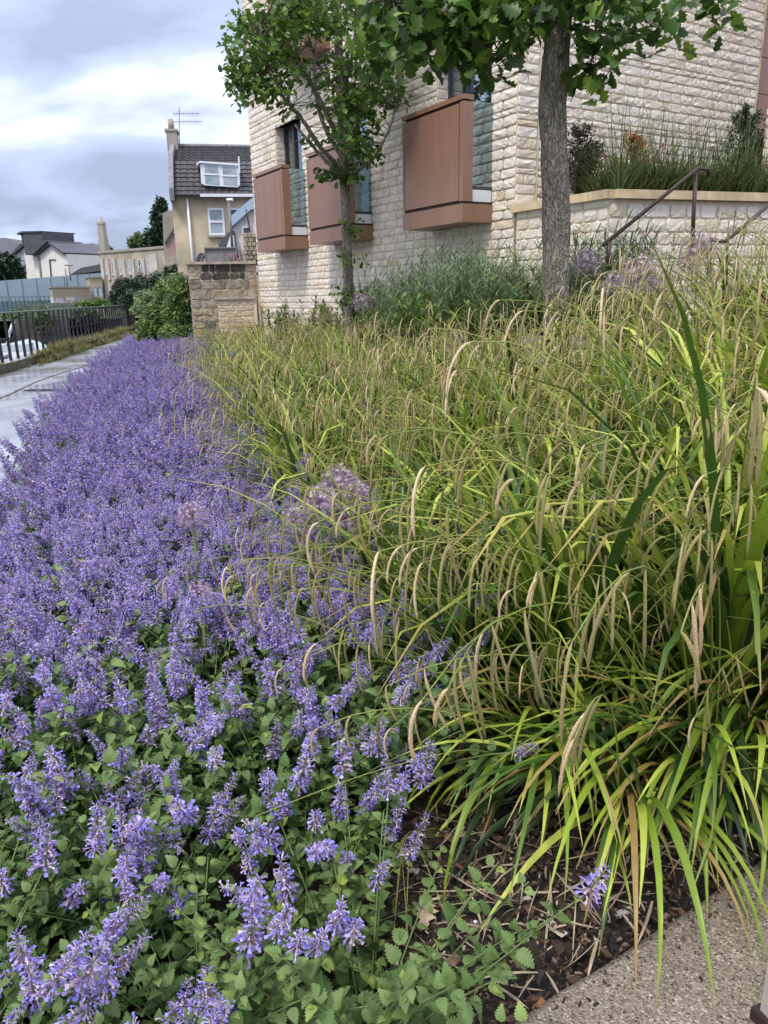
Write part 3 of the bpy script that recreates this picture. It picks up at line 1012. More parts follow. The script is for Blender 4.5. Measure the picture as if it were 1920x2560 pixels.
# planter wall below the wing, with its coping
PL1 = onplane(1525, 492, KINK + UZ * 2.5 , FN); PL1[2] = 0
UL = float(np.dot(PL1 - KINK, -FD))
CD = np.array([math.sin(rad(72)), math.cos(rad(72)), 0]); CN = np.array([CD[1], -CD[0], 0])
zc_ = 2.44
pw = thing('planter_wall', PL1 + UZ * 1.2, 'low pale stone planter wall with a sandy coping below the tall grasses', 'wall')
g = G()
g.add(*frame_box(KINK, -FD, FN, UZ, (0.05, -0.30, .5), (UL, 0.009, zc_ - 0.002)))
part('wall', g, M['mortar'], pw)
g = G()
g.add(*frame_box(PL1, CD, CN, UZ, (0.0, -0.30, 0.5), (4.0, -0.001, zc_ - 0.002)))
part('wall', g, M['mortar'], pw)
lay1 = lay(0.06, UL, .85, zc_ - 0.01, [], 31)
lay2 = lay(0.0, 3.6, .85, zc_ - 0.01, [], 32, h_main=0.14)
place_stones(pw, [stone_T(KINK + FN * 0.01, -FD, FN, lay1, 33), stone_T(PL1, CD, CN, lay2, 34)], M['stone'], 290)
u = 0.0
while u < UL - 0.02:
    l = min(0.62, UL + 0.03 - u)
    g = G(); g.add(*frame_box(KINK, -FD, FN, UZ, (u + 0.004, -0.28, zc_), (u + l - 0.003, 0.075, zc_ + 0.085)))
    part('coping_stone', g, M['coping'], pw); u += l
u = 0.005
for k in range(7):
    l = 0.55
    g = G(); g.add(*frame_box(PL1, CD, CN, UZ, (u + 0.034, -0.28, zc_ + .001), (u + l + .03, 0.065, zc_ + 0.086)))
    part('coping_stone', g, M['coping'], pw); u += l
# soil inside the planter
g = G()
A_ = KINK - FD * 0.0; B_ = PL1; C_ = PL1 + CD * 3.6; D_ = KINK + WD * (LEN_W + 1)
g.add([(p[0], p[1], 2.43) for p in (A_ + FN * -0.1, B_ - CN * .1 + UZ * 0, C_ - CN * .1, D_)], np.array([(0, 1, 2, 3)]))
solo('planter_soil', g, M['soil'], kind='structure')

# handrails of the steps
def rail(name, pts, posts, label):
    o = thing(name, tuple(pts[0]), label, 'handrail', 'brown metal handrails of the steps')
    g = G(); g.add(*tube(pts, 0.018, 8)); part('rail', g, M['rail'], o, smooth=True)
    for a, b in posts:
        g = G(); g.add(*tube([a, b], 0.020, 8)); part('post', g, M['rail'], o, smooth=True)
r_a, r_b, r_c, r_d = at(1508, 613, 6.7), at(1744, 421, 7.3), at(1771, 424, 7.35), at(1770, 442, 7.36)
rail('handrail', [r_a, r_b + (r_a - r_b) * 0.01, r_b, r_c, r_d], [(at(1739, 436, 7.3), at(1729, 640, 7.3)), (at(1522, 604, 6.72), at(1521, 680, 6.72))], 'brown metal handrail rising from the flowers to a bent end above its post')
rail('handrail', [at(1770, 598, 6.9), at(1812, 604, 6.9), at(1830, 590, 6.92), at(1990, 455, 7.2)], [(at(1775, 598, 6.9), at(1772, 690, 6.9))], 'brown metal handrail running out of view at the right, cranked at its foot')

# ================================================================== OLD STONE WALL at the building's corner
OWc = CORN + FN * 0.05; OWc[2] = 0
OWl = at(478, 760, OWc[1] - 0.3); OWl[2] = 0
OD = (OWl - OWc); OL = float(np.linalg.norm(OD)); OD = OD / OL; ON = np.array([OD[1], -OD[0], 0]); ON = ON if ON[1] < 0 else -ON
ZT = float(at(520, 662, OWc[1])[2])
ow = thing('old_stone_wall', OWc + OD * OL / 2 + UZ * 0.4, 'old weathered patchwork stone wall with a blackened stretch beside the new building', 'wall')
g = G(); g.add(*frame_box(OWc, OD, ON, UZ, (0.0, -0.45, 0.0), (OL, -0.001, ZT - .001)))
part('wall', g, M['oldmortar'], ow)
rr = np.random.default_rng(5)


def rough_block(lx, lz, dep, seed):
    V, F = pillow(lx, lz, dep, seed)
    r = np.random.default_rng(seed + 50)
    V = V + r.normal(0, 0.007, V.shape) * np.array([1, 0.6, 1]); return V, F


z = 0.35
sd_ = 0
while z < ZT - 0.06:
    h = rr.uniform(0.11, 0.21)
    if ZT - z - h < 0.1: h = ZT - z
    u = 0.0
    while u < OL - 0.02:
        l = rr.uniform(0.12, 0.38)
        if OL - u - l < 0.12: l = OL - u
        V, F = rough_block(l - 0.022, h - 0.022, rr.uniform(0.025, 0.05), sd_); sd_ += 1
        P = OWc + OD * (u + l / 2) + UZ * (z + h / 2)
        T = np.stack([OD, -ON, UZ])
        gg = G(); gg.add(P + V @ T, F)
        dark_ = abs(u - .55) < .5 and 1.72 < z < 2.12
        part('stone', gg, M['sootstone'] if dark_ else M['oldstone'], ow, smooth=False, label='soot blackened stone' if dark_ else None)
        u += l
    z += h
# end face towards the river
z = 0.2
while z < ZT - 0.06:
    h = rr.uniform(0.16, 0.26)
    if ZT - z - h < 0.1: h = ZT - z
    V, F = rough_block(0.42, h - 0.022, 0.03, sd_); sd_ += 1
    gg = G(); gg.add(OWl - ON * 0.225 + UZ * (z + h / 2) + V @ np.stack([ON, -OD, UZ]), F)
    part('stone', gg, M['oldstone'], ow, smooth=False)
    z += h
for k in range(3):
    g = G(); g.add(*frame_box(OWc, OD, ON, UZ, (OL * k / 3 + .004, -0.47, ZT), (OL * (k + 1) / 3 - .004 + (0.05 if k == 2 else 0), 0.06, ZT + 0.05)))
    part('cap_slab', g, M['oldmortar'], ow)
# the lower new-coursed stub wall standing in front of it with a dark slab on top
LWc = CORN + FN * 0.35 - FD * 0.10; LWc[2] = 0
zl = float(at(590, 748, 16.2)[2])
lw = thing('low_stone_wall', LWc + UZ * 0.4, 'low stub of new coursed stone under a dark slab before the old wall', 'wall')
LWl = at(548, 800, LWc[1] - 0.05); LWl[2] = 0
LD = LWl - LWc; LL = float(np.linalg.norm(LD)); LD /= LL; LN = np.array([LD[1], -LD[0], 0]); LN = LN if LN[1] < 0 else -LN
g = G(); g.add(*frame_box(LWc, LD, LN, UZ, (-0.2, -0.3, 0.2), (LL, -0.001, zl - 0.001)))
part('wall', g, M['mortar'], lw)
M['stone2'] = stonemat('yellower_bath_stone', [(0.0, (0.58, 0.47, 0.33, 1)), (0.5, (0.64, 0.54, 0.40, 1)), (1.0, (0.56, 0.42, 0.24, 1))], dirt=0.25, bmp=0.8)
place_stones(lw, [stone_T(LWc, LD, LN, lay(-0.15, LL, 0.3, zl - .005, [], 41), 42)], M['stone2'], 280)
g = G(); g.add(*frame_box(LWc, LD, LN, UZ, (-0.2, -0.32, zl), (LL + 0.04, 0.05, zl + 0.05)))
part('slab', g, M['oldmortar'], lw)
PMESH.clear()
#PART3
# ================================================================== FENCE along the river
fl = BANK.copy(); fl[:, 0] -= 0.12
segl = np.linalg.norm(np.diff(fl, axis=0), axis=1); cum = np.concatenate([[0], np.cumsum(segl)])


def on_fence(s):
    return np.array([np.interp(s, cum, fl[:, 0]), np.interp(s, cum, fl[:, 1])])


s_start = float(np.interp(14.0, fl[:, 1], cum)); s_end = float(np.interp(47, fl[:, 1], cum))
fence = thing('river_railing', tuple(on_fence(s_start)) + (0.2,), 'black iron railing of flat pointed posts along the river edge', 'railing')
pm_g = G()
w1, w2 = 0.034, 0.034
V = []
for z_, wx in ((0, 1.0), (0.9, 1.0), (1.0, 0.9), (1.09, 0.28)):
    V += [(-w1 * wx, -w2 * .8, z_), (w1 * wx, -w2 * .8, z_), (w1 * wx, w2 * .8, z_), (-w1 * wx, w2 * .8, z_)]
Fq = [(k * 4 + i, k * 4 + (i + 1) % 4, k * 4 + 4 + (i + 1) % 4, k * 4 + 4 + i) for k in range(3) for i in range(4)] + [(12, 13, 14, 15), (3, 2, 1, 0)]
pm_g.add(V, Fq)
pm = pm_g.mesh('post', M['iron'], False)
s = s_start
fr_ = root_loc(fence)
while s < s_end:
    p_ = on_fence(s); q_ = on_fence(s + 0.1)
    o = link('post', pm, fence)
    o.location = (p_[0] - fr_[0], p_[1] - fr_[1], 0.0)
    o.rotation_euler = (0, 0, math.atan2(q_[1] - p_[1], q_[0] - p_[0]))
    s += 0.60
pts = [on_fence(s_) for s_ in np.arange(s_start - 0.3, s_end, 0.6)]
g = G(); g.add(*tube([(p[0], p[1], 1.305) for p in pts], 0.028, 6)); part('top_rail', g, M['iron_top'], fence, smooth=True)
g = G(); g.add(*tube([(p[0], p[1], 0.72) for p in pts], 0.016, 6)); part('middle_rail', g, M['iron'], fence, smooth=True)

# ================================================================== BOAT moored under the wall
bo = np.array([-11.3, 20.6, -0.95])
boat = thing('cabin_boat', tuple(bo), 'small white cabin boat with a grey canopy frame moored behind the railing', 'boat')
bd = np.array([-0.28, 0.96, 0]); bd /= np.linalg.norm(bd); bn = np.array([bd[1], -bd[0], 0])
g = G()
secs = []
for t_, w_, zb, zt in ((-3.0, .95, .05, .62), (-1.5, 1.08, 0, .66), (0.5, 1.1, 0, .72), (2.0, .9, .02, .80), (3.0, .5, .15, .9), (3.6, .05, .4, .98)):
    secs.append([bo + bd * t_ + bn * x_ + UZ * z_ for x_, z_ in ((-w_, zt), (-w_ * .85, zb + .15), (0, zb - .1), (w_ * .85, zb + .15), (w_, zt), (0, zt + .03))])
V = np.array(secs).reshape(-1, 3)
F = [(k * 6 + i, k * 6 + (i + 1) % 6, k * 6 + 6 + (i + 1) % 6, k * 6 + 6 + i) for k in range(5) for i in range(6)] + [tuple(range(6))[::-1], tuple(range(30, 36))]
g.add(V, F)
part('hull', g, M['boat'], boat, smooth=False)
g = G(); g.add(*frame_box(bo, bn, bd, UZ, (-.75, 0.2, .74), (.75, 2.2, 1.02))); part('cabin', g, M['boat'], boat)
g = G(); g.add(*frame_box(bo, bn, bd, UZ, (-.76, 0.6, .82), (.76, 1.5, .95))); part('cabin_window', g, M['boatdk'], boat)
g = G()
V = [bo + bn * x_ + bd * y_ + UZ * z_ for x_, y_, z_ in ((-.8, .3, .95), (.8, .3, .95), (.62, -.25, 1.45), (-.62, -.25, 1.45))]
V += [v - bd * 0.03 for v in V]
g.add(V, [(0, 1, 2, 3), (7, 6, 5, 4), (0, 4, 5, 1), (1, 5, 6, 2), (2, 6, 7, 3), (3, 7, 4, 0)])
part('windscreen', g, M['glass_g'], boat)
for y_ in (-.3, -1.4):
    g = G(); g.add(*tube([bo + bn * x_ + bd * (y_ + dy_) + UZ * z_ for x_, dy_, z_ in ((-.95, .2, .7), (-.85, 0, 1.45), (-.5, 0, 1.62), (.5, 0, 1.62), (.85, 0, 1.45), (.95, .2, .7))], .03, 6))
    part('canopy_frame', g, M['chrome'], boat, smooth=True)
g = G(); g.add(*frame_box(bo, bn, bd, UZ, (-.6, -1.4, 1.63), (.6, -.3, 1.67))); part('canopy', g, M['boat'], boat)
for x_ in (-.8, .8):
    g = G(); g.add(*tube([bo + bn * x_ + bd * -2.6 + UZ * .7, bo + bn * x_ * .95 + bd * -1.2 + UZ * 1.1, bo + bn * x_ * .8 + bd * -.4 + UZ * 1.5], .025, 6)); part('rail', g, M['boatdk'], boat, smooth=True)
g = G(); g.add(*frame_box(bo, bn, bd, UZ, (-.18, -3.35, .35), (.18, -3.0, 1.05))); part('outboard_motor', g, M['boatdk'], boat)
g = G(); g.add(*tube([at(22, 838, 25), at(34, 804, 25)], .05, 6)); g.add(*tube([at(22, 838, 25), at(18, 862, 24.6)], .05, 6))
part('mast', g, M['white_pl'], boat, smooth=True)
b2 = bo + bd * 8.2 + np.array([-.2, 0, 0])
boat2 = thing('open_boat', tuple(b2), 'white open boat with dark fenders moored ahead of the cabin boat', 'boat')
g = G()
V = np.array(secs).reshape(-1, 3) - bo
V = b2 + V * np.array([1, 1, 1.0])
g.add(V, F); part('hull', g, M['boat'], boat2)
g = G(); g.add(*frame_box(b2, bn, bd, UZ, (-.6, -.4, .7), (.6, .9, .98))); part('foredeck_box', g, M['boat'], boat2)
for y_ in (-2, -.6, 1.0):
    g = G(); g.add(*tube([b2 + bn * 1.12 + bd * y_ + UZ * .62, b2 + bn * 1.14 + bd * y_ + UZ * .2], .09, 8)); part('fender', g, M['boatdk'], boat2, smooth=True)

# ================================================================== FAR BANK
def facade_frame(pl, pr, Yl, Yr, y_ref):
    """origin on the ground, unit direction and length of a facade seen between two pixel columns"""
    a = at(pl, y_ref, Yl); b = at(pr, y_ref, Yr)
    a[2] = 0.0; b[2] = 0.0
    d = b - a; l = float(np.linalg.norm(d)); d = d / l
    n = np.array([d[1], -d[0], 0.0])
    return a, d, n, l


def ht(px, py, Y):
    return float(at(px, py, Y)[2])


def uof(px, py, o, d, n):
    return float(np.dot(onplane(px, py, o, n) - o, d))


# picket railing of the far bank
fr = thing('far_railing', tuple(FB[2]) + (0.25,), 'long thin grey picket railing on top of the far quay', 'railing')
fp = FB[1:6] + np.array([0.3, 0.6])
sg = np.linalg.norm(np.diff(fp, axis=0), axis=1); cm = np.concatenate([[0], np.cumsum(sg)])
gp_ = G()
gp_.add(*box((-.03, -.03, 0), (.03, .03, 1.15)))
pmesh = gp_.mesh('picket', M['iron_top'], False)
s = 8.0; k = 0
o0 = root_loc(fr)
while s < cm[-1] and k < 290:
    x_, y_ = np.interp(s, cm, fp[:, 0]), np.interp(s, cm, fp[:, 1])
    if proj((x_, y_, .5))[0] > -15:
        o = link('picket', pmesh, fr); o.location = (x_ - o0[0], y_ - o0[1], 0); k += 1
    s += 0.30
g = G()
for z_ in (0.45, 1.22):
    g.add(*tube([(x_, y_, z_) for x_, y_ in fp], 0.035, 4))
part('rail', g, M['iron_top'], fr)

# blue-grey hoarding
a, d, n, l = facade_frame(-60, 262, 78, 92, 740)
hd = thing('hoarding', tuple(a + d * l / 2), 'long pale blue-grey site hoarding on the far bank', 'hoarding')
zt0, zt1 = ht(0, 707, 79.5), ht(255, 682, 92)
us_ = np.linspace(0, l, 10)
for i in range(9):
    u0, u1 = us_[i] + .04, us_[i + 1] - .04
    z0_, z1_ = np.interp([u0, u1], [0, l], [zt0, zt1])
    g = G()
    V = [a + d * u_ + n * y_ + UZ * z_ for y_ in (0, -.1) for u_, z_ in ((u0, .2), (u1, .2), (u1, z1_), (u0, z0_))]
    g.add(V, [(0, 1, 2, 3), (7, 6, 5, 4), (3, 2, 6, 7), (1, 5, 6, 2), (0, 3, 7, 4)])
    part('hoarding_panel', g, M['hoard'], hd)
    g = G(); g.add(*frame_box(a + d * (u1 + .04), d, n, UZ, (-.05, -.08, .2), (.05, .03, z1_ - .05))); part('post', g, M['timber'], hd)

# teal parapet railing in front of it
a, d, n, l = facade_frame(-60, 134, 72, 76, 760)
tp = thing('teal_parapet', tuple(a + d * l / 2 + UZ * .2), 'teal panelled parapet with thin uprights before the hoarding', 'parapet')
z0_, z1_ = 0.2, ht(60, 752, 74)
npn = 18
for i in range(npn):
    g = G(); g.add(*frame_box(a, d, n, UZ, (l * i / npn + .02, -.03, z0_), (l * (i + 1) / npn - .02, 0, z1_))); part('panel', g, M['teal'], tp)
    g = G(); g.add(*frame_box(a, d, n, UZ, (l * i / npn - .02, .001, z0_), (l * i / npn + .02, .06, z1_ + .35))); part('upright', g, M['slate'], tp)
g = G(); g.add(*frame_box(a, d, n, UZ, (0, 0, z1_ + .35), (l, .08, z1_ + .43))); part('rail', g, M['teal'], tp)

# graffiti wall
a, d, n, l = facade_frame(133, 227, 74, 78, 745)
gw = thing('graffiti_wall', tuple(a + d * l / 2), 'low tan wall on the far bank covered in pale graffiti', 'wall')
zt_ = ht(180, 720, 76)
g = G(); g.add(*frame_box(a, d, n, UZ, (0, -.4, 0), (l, 0, zt_))); part('wall', g, M['graf'], gw)
g = G(); g.add(*frame_box(a, d, n, UZ, (-.1, -.45, zt_ + .002), (l + .1, .08, zt_ + .14))); part('coping', g, M['taupe'], gw)

# concrete building with pilasters and its boiler chimney
a, d, n, l = facade_frame(255, 420, 80, 72, 700)
cb = thing('concrete_building', tuple(a + d * l / 2), 'long two storey aged concrete building with pale pilasters and narrow windows', 'building')
zl_, zr_ = ht(256, 634, 80), ht(412, 621, 72)
g = G()
V = [a + d * u_ + n * y_ + UZ * z_ for y_ in (0, -9) for u_, z_ in ((0, 0), (l, 0), (l, zr_), (0, zl_))]
g.add(V, [(0, 1, 2, 3), (7, 6, 5, 4), (3, 2, 6, 7), (1, 5, 6, 2), (4, 0, 3, 7)])
part('wall', g, M['concrete_b'], cb)
g = G()
V = [a + d * u_ + n * y_ + UZ * z_ for y_ in (.12, -.3) for u_, z_ in ((-.1, zl_ + .002), (l, zr_ + .002), (l, zr_ + .22), (-.1, zl_ + .22))]
g.add(V, [(0, 1, 2, 3), (7, 6, 5, 4), (3, 2, 6, 7), (0, 4, 5, 1), (0, 3, 7, 4)])
part('parapet', g, M['taupe'], cb)
for px in (258.5, 272.5, 288.5, 312, 335.5, 361.5):
    u = uof(px, 668, a, d, n); zt_ = float(onplane(px, 647, a, n)[2]); zb_ = 0.0 if px < 260 else float(onplane(px, 700, a, n)[2])
    g = G(); g.add(*frame_box(a, d, n, UZ, (u - .22, .001, zb_), (u + .22, .16, zt_))); part('pilaster', g, M['concrete_l'], cb)
g = G(); u = uof(386, 668, a, d, n)
g.add(*frame_box(a, d, n, UZ, (u - .62, .001, 0.5), (u + .62, .10, float(onplane(386, 636, a, n)[2])))); part('blank_panel', g, M['concrete_l'], cb)


def far_window(par, a, d, n, px, y0, y1, w, two=True, glass='pane', fm='white_pl', sill=True):
    u = uof(px, (y0 + y1) / 2, a, d, n)
    zt_ = float(onplane(px, y0, a, n)[2]); zb_ = float(onplane(px, y1, a, n)[2])
    wv = link('window', None, par); wv.location = tuple(a + d * u + UZ * zb_ - root_loc(par))
    g = G(); f_ = min(.09, w * .14)
    for lo, hi in (((u - w / 2, .0, zb_), (u - w / 2 + f_, .05, zt_)), ((u + w / 2 - f_, .0, zb_), (u + w / 2, .05, zt_)), ((u - w / 2 + f_, .0, zt_ - f_), (u + w / 2 - f_, .05, zt_)), ((u - w / 2 + f_, .0, zb_), (u + w / 2 - f_, .05, zb_ + f_))):
        g.add(*frame_box(a, d, n, UZ, lo, hi))
    if two:
        zm = (zt_ + zb_) / 2
        g.add(*frame_box(a, d, n, UZ, (u - w / 2 + f_, .0, zm - f_ * .6), (u + w / 2 - f_, .055, zm + f_ * .6)))
    part('frame', g, M[fm], wv)
    g = G(); g.add(*frame_box(a, d, n, UZ, (u - w / 2 + f_, .005, zb_ + f_), (u + w / 2 - f_, .02, zt_ - f_))); part('pane', g, M[glass], wv)
    if sill:
        g = G(); g.add(*frame_box(a, d, n, UZ, (u - w / 2 - .06, .0, zb_ - .1), (u + w / 2 + .06, .12, zb_ - .001))); part('sill', g, M['taupe'], wv)


for px, gl in ((267.7, 'pane'), (283, 'pane_dk'), (301.5, 'pane'), (324.7, 'pane'), (350, 'pane_dk'), (372, 'pane')):
    far_window(cb, a, d, n, px, 653 - (px - 268) * .06, 687 - (px - 268) * .02, .42, True, gl)
far_window(cb, a, d, n, 275, 713, 737, .42, True, 'pane')
far_window(cb, a, d, n, 414, 641, 662, .42, True, 'pane')
g = G(); u = uof(276, 745, a, d, n); g.add(*frame_box(a, d, n, UZ, (u - .25, .001, .2), (u + .25, .05, float(onplane(276, 741, a, n)[2])))); part('teal_door', g, M['teal'], cb)
# lower wing with two grey windows
a2, d2, n2, l2 = facade_frame(224.5, 257, 78.5, 79, 720)
cw = thing('low_concrete_wing', tuple(a2 + d2 * l2 / 2), 'single storey flat roofed concrete wing with two grey shuttered windows', 'building')
zt_ = ht(240, 694, 78.7)
g = G(); g.add(*frame_box(a2, d2, n2, UZ, (0, -6, 0), (l2, 0, zt_))); part('wall', g, M['concrete_b'], cw)
g = G(); g.add(*frame_box(a2, d2, n2, UZ, (-.08, -6, zt_ + .002), (l2, .1, zt_ + .12))); part('parapet', g, M['taupe'], cw)
for px in (238, 251):
    far_window(cw, a2, d2, n2, px, 718, 743, .42, False, 'hoard', 'timber')
# chimney
tb = at(270, 700, 84); tb[2] = 0
ch = thing('boiler_chimney', tuple(tb), 'tall square tan chimney tower rising behind the concrete building', 'chimney')
zt_ = ht(251, 549, 79)
cu = math.radians(28)
hx = .40
V = []
for z_, s_ in ((0, 1.55), (ht(260, 640, 79), 1.25), (zt_, .92)):
    for q in range(4):
        an = cu + q * math.pi / 2
        V.append(tb + np.array([math.cos(an), math.sin(an), 0]) * hx * s_ * 1.15 + UZ * z_)
g = G(); g.add(V, [(k * 4 + i, k * 4 + (i + 1) % 4, k * 4 + 4 + (i + 1) % 4, k * 4 + 4 + i) for k in range(2) for i in range(4)] + [(8, 9, 10, 11)])
part('shaft', g, M['taupe'], ch)
V = []
for z_ in (zt_ + .003, zt_ + .22):
    for q in range(4):
        an = cu + q * math.pi / 2
        V.append(tb + np.array([math.cos(an), math.sin(an), 0]) * hx * 1.2 + UZ * z_)
g = G(); g.add(V, [(i, (i + 1) % 4, 4 + (i + 1) % 4, 4 + i) for i in range(4)] + [(4, 5, 6, 7), (3, 2, 1, 0)]); part('cap', g, M['concrete_b'], ch)
g = G(); g.add(*tube([tb + UZ * (zt_ + .22), tb + UZ * (zt_ + .75)], .14, 8)); g.add(*tube([tb + UZ * (zt_ + .22) + np.array([.25, 0, 0]), tb + UZ * (zt_ + .5) + np.array([.25, 0, 0])], .1, 8)); part('flue', g, M['concrete_l'], ch, kind='stuff')

# low blue-grey shed roof between
a, d, n, l = facade_frame(165, 262, 96, 94, 700)
sh = thing('shed', tuple(a + d * l / 2), 'low blue-grey shed with a dark curved roof beyond the hoarding', 'shed')
g = G(); g.add(*frame_box(a, d, n, UZ, (0, -8, 0), (l, 0, ht(215, 688, 95)))); part('wall', g, M['bluebldg'], sh)
g = G()
zz1, zz2 = ht(178, 687, 95), ht(250, 660, 94)
V = [a + d * u_ + n * y_ + UZ * z_ for y_ in (.1, -8) for u_, z_ in ((l * .12, zz1), (l * .45, zz1 + (zz2 - zz1) * .7), (l, zz2), (l, zz1 + .35))]
g.add(V, [(0, 3, 2, 1), (4, 5, 6, 7), (0, 1, 5, 4), (1, 2, 6, 5), (2, 3, 7, 6)]); part('roof', g, M['slate'], sh)
a, d, n, l = facade_frame(160, 262, 112, 108, 700)
g = G(); g.add(*frame_box(a, d, n, UZ, (0, -8, 0), (l, 0, ht(200, 659, 110)))); part('rear_bay', g, M['bluebldg'], sh)

# cream house with dark roof and lantern tower
Yc = 105
def hp(x, y, Y=Yc):
    return at(x, y, Y)
gz_ = 0.0
a, d, n, l = facade_frame(38, 173, 110, 104, 690)
ch2 = thing('cream_house', tuple(a + d * l / 2), 'cream rendered house with steep dark roofs and a square roof tower', 'house')
P = lambda px, py: onplane(px, py, a, n)
back = -n * 9.0
def prism(pts_px, m, nm, depth=9.0, off_=0.0, label=None):
    F0 = [P(x, y) + n * off_ for x, y in pts_px]
    V = F0 + [p - n * depth for p in F0]
    k = len(F0)
    g = G(); g.add(V, [tuple(range(k))[::-1], tuple(range(k, 2 * k))] + [(i, (i + 1) % k, k + (i + 1) % k, k + i) for i in range(k)])
    return part(nm, g, m, ch2, label=label)
prism([(98, 634), (129, 612), (166, 633), (174, 700), (177, 745), (106, 745)], M['render_c'], 'wall')
prism([(30, 634), (71, 608), (75, 638), (98, 636), (106, 745), (40, 745)], M['render_c'], 'wall', off_=-.4)
prism([(94, 634.5), (129, 605), (167, 631.5), (166, 636), (129, 611), (98, 637)], M['slate'], 'roof', off_=.5)
prism([(27, 636), (67, 598), (72, 603), (32, 637)], M['slate'], 'roof', off_=.1)
prism([(68, 582), (115, 580), (118, 601), (129, 604), (96, 634.5), (75, 638)], M['slate'], 'roof_tower', depth=5, off_=.7)
prism([(57, 584), (68, 579), (115, 578), (115, 581), (68, 583), (57, 588)], M['slate'], 'tower_rim', depth=5.5, off_=.9)
prism([(57, 585), (68, 583), (71, 600), (60, 606)], M['pane_dk'], 'tower_vent', depth=3, off_=.3)
prism([(42, 631), (52, 627), (58, 662), (46, 664)], M['pane'], 'window', depth=.2, off_=-.35)
prism([(46, 664), (58, 662), (62, 712), (52, 712)], M['pane_dk'], 'window', depth=.2, off_=-.34)
prism([(95.5, 636), (99, 635.5), (107, 700), (103.5, 700)], M['timber'], 'downpipe', depth=.2, off_=.15)
prism([(124, 648), (140, 648), (140, 650), (126.5, 650), (131, 700), (128.5, 700)], M['slate'], 'door_surround', depth=.1, off_=.12)
ro = thing('slate_roofed_house', tuple(hp(5, 700, 118)), 'dark slate hipped roof of a cream house at the left edge of the view', 'house')
g = G()
V = [hp(-60, 640, 118), hp(28, 634, 118), hp(50, 610, 122), hp(11, 594, 122), hp(-40, 600, 122)]
V2 = [v + np.array([0, 8, 0]) for v in V]
g.add(V + V2, [(0, 1, 2, 3, 4), (9, 8, 7, 6, 5), (2, 7, 8, 3), (3, 8, 9, 4)]); part('roof', g, M['slate'], ro)
g = G()
V = [hp(-60, 641, 118.2), hp(28, 635, 118.2), hp(34, 745, 118.2), hp(-60, 745, 118.2)]; V2 = [v + np.array([0, 8, 0]) for v in V]
g.add(V + V2, [(3, 2, 1, 0), (4, 5, 6, 7), (1, 2, 6, 5)]); part('wall', g, M['render_c'], ro)
# street lamps and poles above the hoarding
for px, y0, y1, cap_ in ((172, 664, 690, True), (163, 672, 722, False), (154, 704, 722, False)):
    ob = thing('lamp_post' if cap_ else 'steel_pole', tuple(at(px + 3, y1, 86)), 'thin double headed lamp post beside the cream house' if cap_ else ('tall thin steel pole standing in front of the hoarding' if px == 163 else 'short thin steel pole in front of the hoarding'), 'lamp post' if cap_ else 'pole')
    tp_ = at(px, y0, 86); bt = tp_.copy(); bt[2] = float(at(px, y1, 86)[2]) - .5
    g = G(); g.add(*tube([bt, tp_], .07, 6)); part('pole', g, M['timber'], ob, smooth=True)
    if cap_:
        g = G(); g.add(*tube([tp_ + np.array([-.45, 0, .05]), tp_ + np.array([.45, 0, .05])], .1, 6)); part('lamp_head', g, M['taupe'], ob)

# ================================================================== THE OCHRE HOUSE
Yh = 36.0
a = at(449, 600, Yh); a[2] = 0.0
d = np.array([0.985, 0.17, 0]); d /= np.linalg.norm(d); n = np.array([d[1], -d[0], 0])
HP = lambda px, py, off_=0.0: onplane(px, py, a + n * off_, n)
oh = thing('ochre_house', tuple(a + d * 3), 'tall ochre rendered house with dark tiled mansard roof and white dormer', 'house')


def pris(pts_px, m, nm, par, depth=0.2, off_=0.0, d3=None, **kw):
    F0 = [HP(x, y, off_) for x, y in pts_px]
    V = F0 + [p - n * depth for p in F0]
    k = len(F0)
    g = G(); g.add(V, [tuple(range(k))[::-1], tuple(range(k, 2 * k))] + [(i, (i + 1) % k, k + (i + 1) % k, k + i) for i in range(k)])
    return part(nm, g, m, par, **kw)


zE = float(HP(448, 489)[2]); xE = 9.0
g = G(); g.add(*frame_box(a, d, n, UZ, (0, -6, 0), (xE, 0, zE))); part('wall', g, M['render_y'], oh)
# mansard: lower slope, upper slope to the ridge, laid with separate courses of tiles
zK = float(HP(446, 403, -1.0)[2]); zR = float(HP(456, 368, -3.0)[2])
prof = [(0.35, zE - .05), (-1.0, zK), (-3.0, zR)]
g = G()
V = [a + d * u_ + n * y_ + UZ * z_ for u_ in (-.0, xE) for y_, z_ in prof + [(-6.2, zE)]]
g.add(V, [(0, 4, 5, 1), (1, 5, 6, 2), (2, 6, 7, 3), (3, 2, 1, 0), (4, 5, 6, 7)]); part('roof', g, M['slate'], oh)
gt = G()
for (y0_, z0_), (y1_, z1_), nc in ((prof[0], prof[1], 8), (prof[1], prof[2], 9)):
    sl = np.array([0, y1_ - y0_, z1_ - z0_]); ln_ = np.linalg.norm(sl); sv = n * (y1_ - y0_) / ln_ + UZ * (z1_ - z0_) / ln_
    nv = np.cross(d, sv); nv = nv if np.dot(nv, n) > 0 or nv[2] > 0 else -nv
    cs = ln_ / nc
    for r_ in range(nc):
        for c_ in range(int(xE / .3)):
            u0 = c_ * .3
            base = a + d * u0 + n * y0_ + UZ * z0_ + sv * (r_ * cs)
            V = [base + d * 0.01 + nv * .055, base + d * .15 + nv * .095, base + d * .29 + nv * .055, base + d * .29 + sv * cs + nv * .012, base + d * .15 + sv * cs + nv * .05, base + d * .01 + sv * cs + nv * .012, base + d * .01 + nv * .005, base + d * .29 + nv * .005]
            gt.add(V, [(0, 1, 4, 5), (1, 2, 3, 4), (6, 7, 2, 1), (6, 1, 0)])
part('roof_tiles', gt, M['tile'], oh, kind='stuff')
